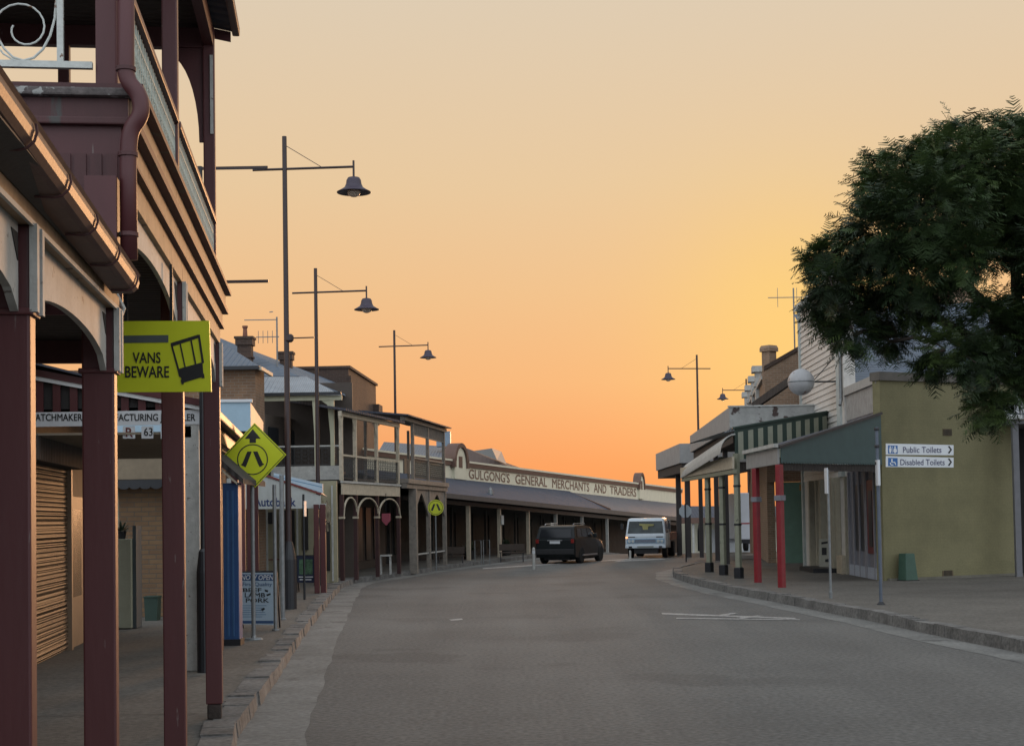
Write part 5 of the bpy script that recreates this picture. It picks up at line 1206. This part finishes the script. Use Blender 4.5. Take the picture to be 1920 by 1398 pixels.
# corrugated roof behind: slope facing the camera
a = at(1592, 700, 47); c = at(2080, 690, 50); rr = at(1800, 560, 54); r2 = at(1592, 600, 53)
MB().box(5.5, 14, -9, -.3, .15, 5.6).build('side_wall', brick3, wbs)
addw('roof', [(10.5, 46.6, 5.7), (20.5, 50, 5.7), (20, 56, 10.1), (10.6, 55, 9.5)], [(0, 1, 2, 3)], roofb, wbs, FF)
b = MB(); wbar(b, tuple(at(1690, 612, 51)), tuple(at(1765, 662, 47.6)), .08, .1, FF); b.build('hip_capping', steel, wbs)
sfm = MB()
for k, s in enumerate((4.8, 5.9, 6.3, 7.0, 7.4, 8.3, 9.2, 9.5, 10.4, 11.2)): sfm.box(s-.06, s+.06, .02, .10+.06*(k % 3), .15, 3.2)
sfm.build_each('door_frame', mat('cream_frame', (.36, .33, .25), .6, .12, 4, .1), wbs)
for s0_, s1_ in ((6.4, 6.9), (7.5, 8.2), (9.6, 10.3), (10.5, 11.1)): MB().box(s0_, s1_, .012, .03, .8, 2.9).build('window', glassd, wbs)
MB().box(4.9, 5.8, .011, .2, .15, .75).build('stall_riser', creamp, wbs)
b = MB().box(6.0, 8.6, .15, .9, .16, .32); b.build('step', blackm, wbs)
# street awning of stripes
R3 = at(1383, 1088, 44.2); wq = at(1558, 1000, 48.6)
FS = Frame((R3.x, 44.2), (wq.x-R3.x, 48.6-44.2)); LS = sqrt((wq.x-R3.x)**2+4.4**2)
sa_ = thing('striped_awning', 'awning with green and cream striped end panel on olive posts with black shoes', 'awning', FS, 0, 0, .15)
gs = mat('awning_dark_green', (.035, .06, .048), .7, .1, 4, .1); cs = mat('awning_cream', (.34, .35, .27), .7, .1, 4, .1)
zo, zi, zbo, zbi = 4.66, 5.42, 3.72, 4.2
ep = MB().prism([(0, zbo), (LS, zbo+.3), (LS, zi), (0, zo)], -.02, 0).build('end_panel', gs, sa_)
b = MB(); n = 10
for i in range(n):
    s0 = LS*(i+.28)/n; s1 = LS*(i+.78)/n; f = lambda s, A, B: A+(B-A)*s/LS
    b.prism([(s0, f(s0, zbo, zbo+.3)+.02), (s0+.05, f(s0, zbo, zbo+.3)-.02), (s1-.05, f(s1, zbo, zbo+.3)-.02), (s1, f(s1, zbo, zbo+.3)+.02), (s1, f(s1, zo, zi)-.14), (s0, f(s0, zo, zi)-.14)], -.03, -.021)
b.build('stripe', cs, ep)
b = MB().bar((-.1, -.03, zo), (LS, -.03, zi), .06, .06); b.build('barge', gs, sa_)
rE = FR.P(FR.S(51), 0); fE = FF.P(11.0, 0)
addw('iron_sheet', [(R3.x-.3, 44.2, zo-.1), (wq.x, 48.6, zi), (fE.x, fE.y, zi), (rE.x-.3, 51, zo-.1), (R3.x-.3, 44.2, zo-.13), (wq.x, 48.6, zi-.03), (fE.x, fE.y, zi-.03), (rE.x-.3, 51, zo-.13)], [(0, 1, 2, 3), (7, 6, 5, 4), (0, 4, 5, 1), (2, 6, 7, 3)], roofw, sa_, FS)
oli = mat('olive_post', (.23, .235, .17), .6, .15, 5, .15, spots=((.1, .1, .07), 9, .66))
for (u, Y) in ((1383, 44.2), (1353, 46.7), (1326, 49.3)):
    x = FR.P(FR.S(Y), 0).x; q = Vector((x, Y))-FS.O; s, t = q.dot(FS.d), q.dot(FS.n)
    MB().box(s-.075, s+.075, t-.075, t+.075, .5, 3.9).build('post', oli, sa_, bevel=.015)
    MB().box(s-.11, s+.11, t-.11, t+.11, .15, .50).build('post_shoe', blackm, sa_, bevel=.02)
    MB().box(s-.082, s+.082, t-.082, t+.082, 2.9, 2.96).box(s-.082, s+.082, t-.082, t+.082, 1.75, 1.81).build_each('strap', blackm, sa_)
# rounded front canopy and boards under it
b = MB()
p0 = at(1388, 812, 43.9); p1 = at(1306, 866, 54)
rings = []
for p in (p0, p1):
    rings.append([(p.x-.15-.45*sin(a), p.y, p.z-.55+.55*cos(a)) for a in [i*pi/2/6 for i in range(7)]])
vs = rings[0]+rings[1]; addw('bullnose_canopy', vs+[(x, y, z-.04) for x, y, z in vs], [(i, i+1, i+8, i+7) for i in range(6)]+[(14+i, 14+i+7, 14+i+8, 14+i+1) for i in range(6)]+[(i, 14+i, 15+i, i+1) for i in range(6)], greyp, sa_, FS)
b = MB(); wbar(b, (FR.P(FR.S(43.9), .15).x, 43.9, 3.62), (FR.P(FR.S(54), .15).x, 54, 3.62), .06, .36, FS); b.build('fascia', creamp, sa_)
b = MB(); wbar(b, (FR.P(FR.S(43.9), .1).x, 43.9, 3.36), (FR.P(FR.S(54), .1).x, 54, 3.36), .1, .12, FS); b.build('beam', oli, sa_)
# box verandah with rusty parapet
B0 = at(1372, 980, 51); B1 = at(1297, 980, 69.3)
FB = Frame((B0.x, 51), (B1.x-B0.x, 18.3)); LB = sqrt((B1.x-B0.x)**2+18.3**2)
bx_ = thing('box_verandah', 'long box parapet verandah with peeling rusty white end board', 'verandah', FB, 0, 0, .15)
zt, zb_ = at(1372, 763, 51).z, at(1372, 802, 51).z
xr = at(1518, 0, 51).x-B0.x
rusty = mat('rusty_white_board', (.30, .30, .28), .7, .2, 3, .3, spots=((.05, .03, .025), 2.2, .57))
MB().box(-.0, .12, -xr, 0, zb_, zt).build('end_board', rusty, bx_); MB().box(-.04, .16, -xr, .04, zt, zt+.05).build('capping', greyp, bx_)
MB().box(.12, LB, -.1, 0, zb_-.05, zt-.002).build('side_board', mat('dull_white_board', (.30, .30, .29), .7, .15, 2, .2), bx_)
MB().box(.12, LB, -xr, -.1, zb_-.06, zb_-.02).build('ceiling', soff, bx_)
MB().box(.3, LB, -.5, -.15, zb_-.5, zb_-.051).build('beam', soff, bx_)
for s in (6, 10, 14, 18): MB().box(s-.09, s+.09, -.5, -.32, .1, zb_-.5).build('post', mat('dark_post', (.045, .04, .04), .6, .1, 4, .1), bx_)
D0 = at(1277, 980, 72)
th = thing('far_verandah', 'farthest grey box verandah end on the right against the orange sky', 'verandah', W, D0.x, 72, .15)
z0, z1 = at(1285, 881, 72).z, at(1285, 831, 72).z
MB().box(D0.x, D0.x+3.5, 72, 84, z0+.35, z1).build('parapet', mat('dull_white_board', (1, 1, 1)), th, bevel=.01); MB().box(D0.x+.1, D0.x+3.5, 72.1, 84, z0-.1, z0+.349).build('beam', soff, th)
for y in (73, 77): MB().box(D0.x+.35, D0.x+.6, y, y+.25, 0, z0-.1).build('post', mat('dark_post', (.1,)*3), th, bevel=.01)
# brick gable shop
G0 = at(1440, 980, 57); FG = Frame((G0.x, 57), (.12, 1))
bg_ = thing('brick_gable_shop', 'tan brick shop with a raked side wall and stepped parapet blocks', 'building', FG, 0, 0, .15)
b = MB(); z_l, z_r = at(1440, 694, 57).z, at(1512, 640, 57).z; wR = at(1512, 0, 57).x-G0.x
b.prism([(0, 3.3), (-wR-6, 3.3), (-wR-6, z_r+2.5), (-wR, z_r), (0, z_l)], 0, .3, 'x'); b.build('side_wall', brick3, bg_)
MB().prism([(0.02, z_l+.0), (0.02, z_l+.16), (-wR, z_r+.16), (-wR, z_r)], -.06, .34, 'x').build('coping', brick2, bg_)
MB().box(.3, 18, -.3, 0, .15, 7.7).build('wall', brick3, bg_)
mint = mat('mint_paint', (.14, .25, .19), .6, .1, 3, .1)
mx0, mx1 = at(1462, 0, 57).x-G0.x, at(1530, 0, 57).x-G0.x
MB().box(-.02, .3, -mx1-1, -mx0+.6, .15, 3.29).build('shopfront', mint, bg_)
MB().box(-.05, -.021, -(at(1517, 0, 57).x-G0.x), -(at(1481, 0, 57).x-G0.x), .95, 2.9).build('shop_window', glassd, bg_)
MB().box(-.08, -.021, -(at(1530, 0, 57).x-G0.x), -(at(1476, 0, 57).x-G0.x), 2.95, 3.2).build('sign_band', mat('ochre_band', (.30, .20, .07), .6, .1, 3, 0), bg_)
MB().lathe([(.28, 7.0), (.28, 8.35), (.36, 8.36), (.36, 8.5), (.3, 8.6)], (.3, -.2, 0), 4).build('parapet_block', brick3, bg_)
for s, zt_ in ((5, 8.0), (9, 7.95), (13, 7.9), (17, 7.9)):
    MB().box(s-.35, s+.35, -.35, .15, 5.4, zt_).box(s-.48, s+.48, -.45, .28, zt_, zt_+.25).box(s-.42, s+.42, -.4, .2, zt_-.6, zt_-.45).build('parapet_block', greyp, bg_)
MB().box(.3, 18, -.4, .12, 7.3, 7.45).build('cornice', greyp, bg_)
b = MB(); a, c = at(1412, 762, 55), at(1484, 712, 52); wbar(b, tuple(a), tuple(c), .12, .28, FG); b.build('raked_beam', soff, bg_)
# ball sign
Y = 47.0; c = at(1502, 716, Y); R = 25*Y/FPX
gl_ = thing('globe_sign', 'pale weathered globe hanging off a bracket before the weatherboard wall', 'sign', W, c.x, Y, c.z-R)
b = MB(); n = 14; b.lathe([(max(.004, R*sin(i*pi/n)), R*-cos(i*pi/n)) for i in range(n+1)], tuple(c), 28)
b.build('globe', mat('globe_white', (.38, .38, .38), .45, .2, 2.2, .05, spots=((.20, .13, .12), 2.6, .62)), gl_, smooth=True)
b = MB().bar((c.x+R*.9, Y, c.z), (FF.P(6, 0).x+.05, Y, c.z), .05, .05); b.bar((c.x+R*.9, Y, c.z+.02), (FF.P(6, 0).x+.05, Y, c.z+.9), .025, .025); b.build('bracket', blackm, gl_)
b = MB().lathe([(R*1.01, -.02), (R*1.03, 0), (R*1.01, .02)], tuple(c), 28); b.build('seam_ring', steel, gl_)
# toilets finger sign
Y = 30.6; x = at(1653, 1135, Y).x; xt = at(1651, 800, Y).x
ts = thing('finger_sign', 'pole with two white direction plates reading Public Toilets and Disabled Toilets', 'sign', W, x, Y, .15)
MB().tube([(x, Y+.04, .15), (x, Y+.04, at(1651, 800, Y).z)], .035, 10).build('post', mat('blue_grey_pole', (.08, .10, .13), .5, .15, 6, .1), ts)
MB().lathe([(.09, .151), (.09, .19), (.045, .24)], (x, Y+.04, 0), 12).build('foot', blackm, ts)
b = MB(); 
for v in (804, 836, 868): b.lathe([(.05, -.03), (.055, 0), (.05, .03)], (x, Y+.04, at(1651, v, Y).z), 10)
b.build_each('clamp', blackm, ts)
blu = mat('icon_blue', (.02, .10, .28), .5, .05, 3, 0)
for v0, v1, t_ in ((832, 853, 'Public Toilets'), (855.5, 876, 'Disabled Toilets')):
    q = [at(u, v, Y) for u, v in ((1661, v0-1), (1788, v0+2), (1788, v1+.0), (1661, v1-1))]
    pl = MB().prism([(p.x, p.z) for p in q], Y, Y+.015).build('plate', signw, ts)
    mid = (v0+v1)/2
    px_poly(pl, Y, [[(1665, mid-8), (1683, mid-7.5), (1683, mid+8), (1665, mid+7.5)]], blu, 'icon_panel')
    px_text(pl, Y, t_, 1693 if t_[0] == 'P' else 1688, mid-5, 1765 if t_[0] == 'P' else 1771, mid+6, mat('plate_navy', (.06, .06, .12), .5, .05, 3, 0), .012)
    px_poly(pl, Y, [[(1777, mid-6), (1780, mid-7), (1785, mid), (1781.5, mid)], [(1777, mid+6.5), (1780, mid+7.5), (1785, mid), (1781.5, mid)]], signb, 'chevron')
    if t_[0] == 'P':
        px_poly(pl, Y-.002, [[(1667, mid-3), (1671.5, mid-3), (1671.5, mid+2), (1670.5, mid+6.5), (1668, mid+6.5), (1667, mid+2)], [(1668, mid-6.3), (1670.8, mid-6.3), (1670.8, mid-3.8), (1668, mid-3.8)], [(1676, mid-3), (1680, mid-3), (1682, mid+2.5), (1680, mid+6.5), (1676.5, mid+6.5), (1674.5, mid+2.5)], [(1676.7, mid-6.3), (1679.5, mid-6.3), (1679.5, mid-3.8), (1676.7, mid-3.8)], [(1673, mid-6), (1673.7, mid-6), (1673.7, mid+6.5), (1673, mid+6.5)]], signw, 'pictogram', .005)
    else:
        px_poly(pl, Y-.002, [[(1671, mid-6), (1673.5, mid-6), (1673.5, mid+1), (1671, mid+1)], [(1671, mid-.5), (1678, mid-.5), (1678, mid+1.2), (1671, mid+1.2)], [(1676.5, mid), (1678.3, mid), (1680.5, mid+5), (1678.5, mid+5.5)], [(1668.5, mid+1), (1670, mid+1), (1671, mid+4.5), (1670, mid+5.5), (1668.5, mid+4)], [(1670, mid+4.5), (1675, mid+4.5), (1675, mid+6.2), (1670.5, mid+6.2)]], signw, 'pictogram', .005)
p = at(1645, 865, Y); MB().box(p.x-.02, p.x+.03, Y-.1, Y+.1, at(0+1645, 910, Y).z, at(1645, 862, Y).z).build('edge_plate', signw, ts)
Y = 33.2; x = at(1558, 1128, Y).x
th = thing('parking_sign', 'slim grey pole with an edge-on white plate before the cream doors', 'sign', W, x, Y, .15)
MB().tube([(x, Y, .15), (x, Y, at(1552, 880, Y).z)], .03, 8).build('post', steel, th); MB().lathe([(.042, .15), (.042, .32), (.03, .34)], (x, Y, 0), 8).build('sleeve', steel, th)
p = at(1549, 877, Y); q = at(1549, 925, Y)
MB().box(p.x-.02, p.x+.005, Y-.15, Y+.12, q.z, p.z).build('plate', signw, th)
# green bollard-like bin at the yellow wall
s, z = FY.on(1706, 1090, -.35)
gbn = thing('green_bin', 'tapered dark green box standing against the yellow wall', 'bin', FY, s, -.3, .15)
z1 = FY.on(1704, 1037, -.35)[1]
MB().hexa([(s-.22, -.45, .15), (s+.22, -.45, .15), (s+.22, -.12, .15), (s-.22, -.12, .15), (s-.17, -.40, z1), (s+.15, -.40, z1), (s+.15, -.12, z1), (s-.17, -.12, z1)]).build('body', mat('bin_green', (.045, .10, .07), .6, .15, 5, .1), gbn, bevel=.02)
MB().box(s-.24, s+.24, -.47, -.10, .151, .20).build('base', dark, gbn)
# A-frame and shop goods by the cream doors
x = at(1543, 1060, 40.5).x; th = thing('sandwich_board', 'cream sandwich board with black marks outside the doors on the right', 'sign', W, x, 40.5, .15)
c = [at(u, v, 46) for u, v in ((1536, 1010), (1557, 1010), (1557, 1062), (1536, 1062))]
OFF[th.name] = (c[0].x, 46, .15); th.location = (c[0].x, 46, .15)
MB().prism([(p.x, p.z) for p in c], 46, 46.04).build('panel', mat('cream_board', (.36, .35, .28), .6, .1, 4, 0), th)
px_poly(th, 46, [[(1540, 1016), (1552, 1014), (1552, 1018), (1540, 1020)], [(1541, 1026), (1550, 1026), (1550, 1040), (1541, 1040)], [(1547, 1048), (1554, 1047), (1554, 1053), (1547, 1053)]], signb, 'lettering')
# far right verandah corner
Y = 42.0; x0 = at(1889, 780, Y).x; 
rv = thing('white_gutter_verandah', 'corner of a white guttered verandah at the right edge beside the yellow wall', 'verandah', W, x0+.3, Y, .15)
zt = at(1900, 786, Y).z
MB().box(x0, x0+5, Y, Y+.15, zt, zt+.14).build('gutter_channel', whitep, rv, bevel=.03)
MB().box(x0+.12, x0+5, Y+.12, Y+3, zt-.12, zt-.01).build('beam', mat('grey_beam', (.17, .17, .18), .6, .1, 4, .1), rv)
MB().box(at(1906, 900, Y).x, at(1917, 900, Y).x, Y+.2, Y+.36, .15, zt-.12).build('post', mat('grey_beam', (.17,)*3), rv)
MB().hexa([(x0, Y, zt+.14), (x0+5, Y, zt+.14), (x0+5, Y+3, zt+.9), (x0, Y+3, zt+.9), (x0, Y, zt+.17), (x0+5, Y, zt+.17), (x0+5, Y+3, zt+.93), (x0, Y+3, zt+.93)]).build('iron_sheet', roofw, rv)
MB().box(at(1918, 900, Y).x+.12, x0+5, Y+2.6, Y+2.9, .15, zt).build('wall', mat('dark_interior', (.1,)*3), rv)
# ================================================================== TREE
def tree():
    Y0 = 34.0; r = random.Random(21)
    base = Vector((13.6, 34.5, .1))
    th = thing('feathery_tree', 'big dark green feathery tree overhanging the yellow corner wall', 'tree', W, base.x, base.y, .1)
    bk = mat('bark', (.045, .035, .028), .9, .3, 6, .8, 15)
    blobs = [(1905, 325, 108, 0), (1800, 325, 88, -1), (1795, 268, 45, 0), (1708, 345, 72, 1), (1655, 360, 54, 0), (1648, 318, 26, .5), (1745, 400, 105, -1.5), (1850, 400, 105, 1), (1655, 440, 80, -1), (1598, 470, 46, .5), (1546, 482, 28, 0), (1560, 535, 32, -1),
             (1570, 575, 48, .6), (1640, 520, 70, 1), (1720, 510, 85, -1), (1795, 480, 65, -1.8), (1562, 598, 28, .4), (1602, 628, 38, -.4), (1655, 585, 46, .8), (1722, 575, 36, -.6), (1672, 640, 20, 0), (1905, 445, 60, 1.2), (1772, 655, 34, -1.2), (1745, 690, 16, -1),
             (1850, 620, 62, -1), (1905, 650, 70, -.4), (1830, 680, 40, -1.6), (1870, 720, 52, -1), (1850, 765, 32, -1.2), (1920, 570, 35, -.6), (1900, 262, 45, .5), (1990, 370, 140, 0), (2100, 420, 150, 1), (2050, 600, 150, -1), (2180, 560, 130, .5), (1980, 480, 75, -1.5), (1738, 300, 36, -.5), (1522, 487, 10, 0), (1534, 568, 18, .3)]
    # limbs
    tips = []
    def limb(p, q, r0, r1, bow, n=7, name='limb'):
        pts = []; off = Vector((r.uniform(-1, 1), r.uniform(-1, 1), .6)).normalized()*bow
        for i in range(n+1):
            t = i/n; pts.append(p.lerp(q, t)+off*sin(pi*t)+Vector((r.uniform(-.05, .05),)*3)*(0 < i < n))
        return pts, [r0+(r1-r0)*i/n for i in range(n+1)]
    tb = MB(); fork = Vector((13.0, 34.2, 3.0))
    pts, rs = limb(base-Vector((0, 0, .2)), fork, .42, .30, .15); tb.tube(pts, rs, 14)
    tb.build('trunk', bk, th, smooth=True)
    lb = MB(); mains = []
    for u, v, dy in ((1850, 560, 0), (1760, 480, -1), (1900, 420, 1), (1700, 560, .5), (2050, 450, 0), (1990, 560, -1)):
        q = at(u, v, Y0+dy*.8); pts, rs = limb(fork, q, .20, .09, .5); lb.tube(pts, rs, 8); mains.append(pts)
    for (u, v, R, dy) in blobs:
        q = at(u, v, Y0+dy); cand = min((p for m in mains for p in m[2:]), key=lambda p: (p-q).length+.3*max(0, p.z-q.z)*3)
        pts, rs = limb(cand, q, .055, .018, .25, 5); lb.tube(pts, rs, 5); mains.append(pts)
    lb.build('limbs', bk, th, smooth=True)
    # feathery fronds: a midrib with paired thin leaflets
    fr = []; 
    def frond(vs, fs, o, d, L_, up):
        d = d.normalized(); s_ = d.cross(up); 
        if s_.length < .1: s_ = d.cross(Vector((1, 0, 0)))
        s_.normalize(); n_ = s_.cross(d); m = 10
        for k in range(1, m+1):
            t = k/m; c = o+d*L_*(t+r.uniform(-.04, .04))-n_*(.2*L_*t*t)
            ll = (L_*.42*sin(pi*(.15+.8*t))+.03)*r.uniform(.7, 1.15)
            for q in (-1, 1):
                e = (s_*q*.85+d*r.uniform(.25, .8)-n_*r.uniform(-.1, .4)).normalized(); w_ = d*(.0085+L_*.008); i = len(vs)
                tip = c+e*ll-Vector((0, 0, ll*.12)); vs += [c-w_, c+w_, tip+w_*.5, tip-w_*.5]; fs.append((i, i+1, i+2, i+3))
    groups = [[], [], []]
    for bi, (u, v, R, dy) in enumerate(blobs):
        c = at(u, v, Y0+dy); Rm = R*Y0/FPX; n = int(520*Rm**2+90)
        for i in range(n):
            edge = i % 5 == 0
            a = Vector((r.gauss(0, 1), r.gauss(0, 1), r.gauss(0, 1))).normalized(); rad = Rm*(r.uniform(.9, 1.08) if edge else r.uniform(.35, .95)**.6)
            o = c+Vector((a.x, a.y*1.15, a.z*.95))*rad*.86
            d = (a+Vector((r.uniform(-.7, .7), r.uniform(-.7, .7), r.uniform(-.5, .35)))).normalized()
            q_ = (bi*7) % 3; groups[q_ if r.random() < .7 else r.randrange(3)].append((o, (d*.6+a).normalized() if edge else d, r.uniform(.38, .56) if edge else r.uniform(.2, .38), a))
    cols = [(.026, .050, .012), (.048, .078, .018), (.016, .032, .010)]
    names = ['crown', 'crown', 'crown']
    for g, cl in zip(groups, cols):
        vs = []; fs = []
        for o, d, L_, a in g: frond(vs, fs, o, d, L_, (a+Vector((0, 0, .8))).normalized())
        b = MB(); b.v = [tuple(p) for p in vs]; b.f = fs; me = bpy.data.meshes.new('crown'); me.from_pydata([(p[0]-base.x, p[1]-base.y, p[2]-.1) for p in vs], [], fs)
        me.materials.append(mat('leaf_%d' % int(cl[1]*1000), cl, .55, .35, .8, 0)); o = bpy.data.objects.new('crown', me); C.objects.link(o); o.parent = th
tree()
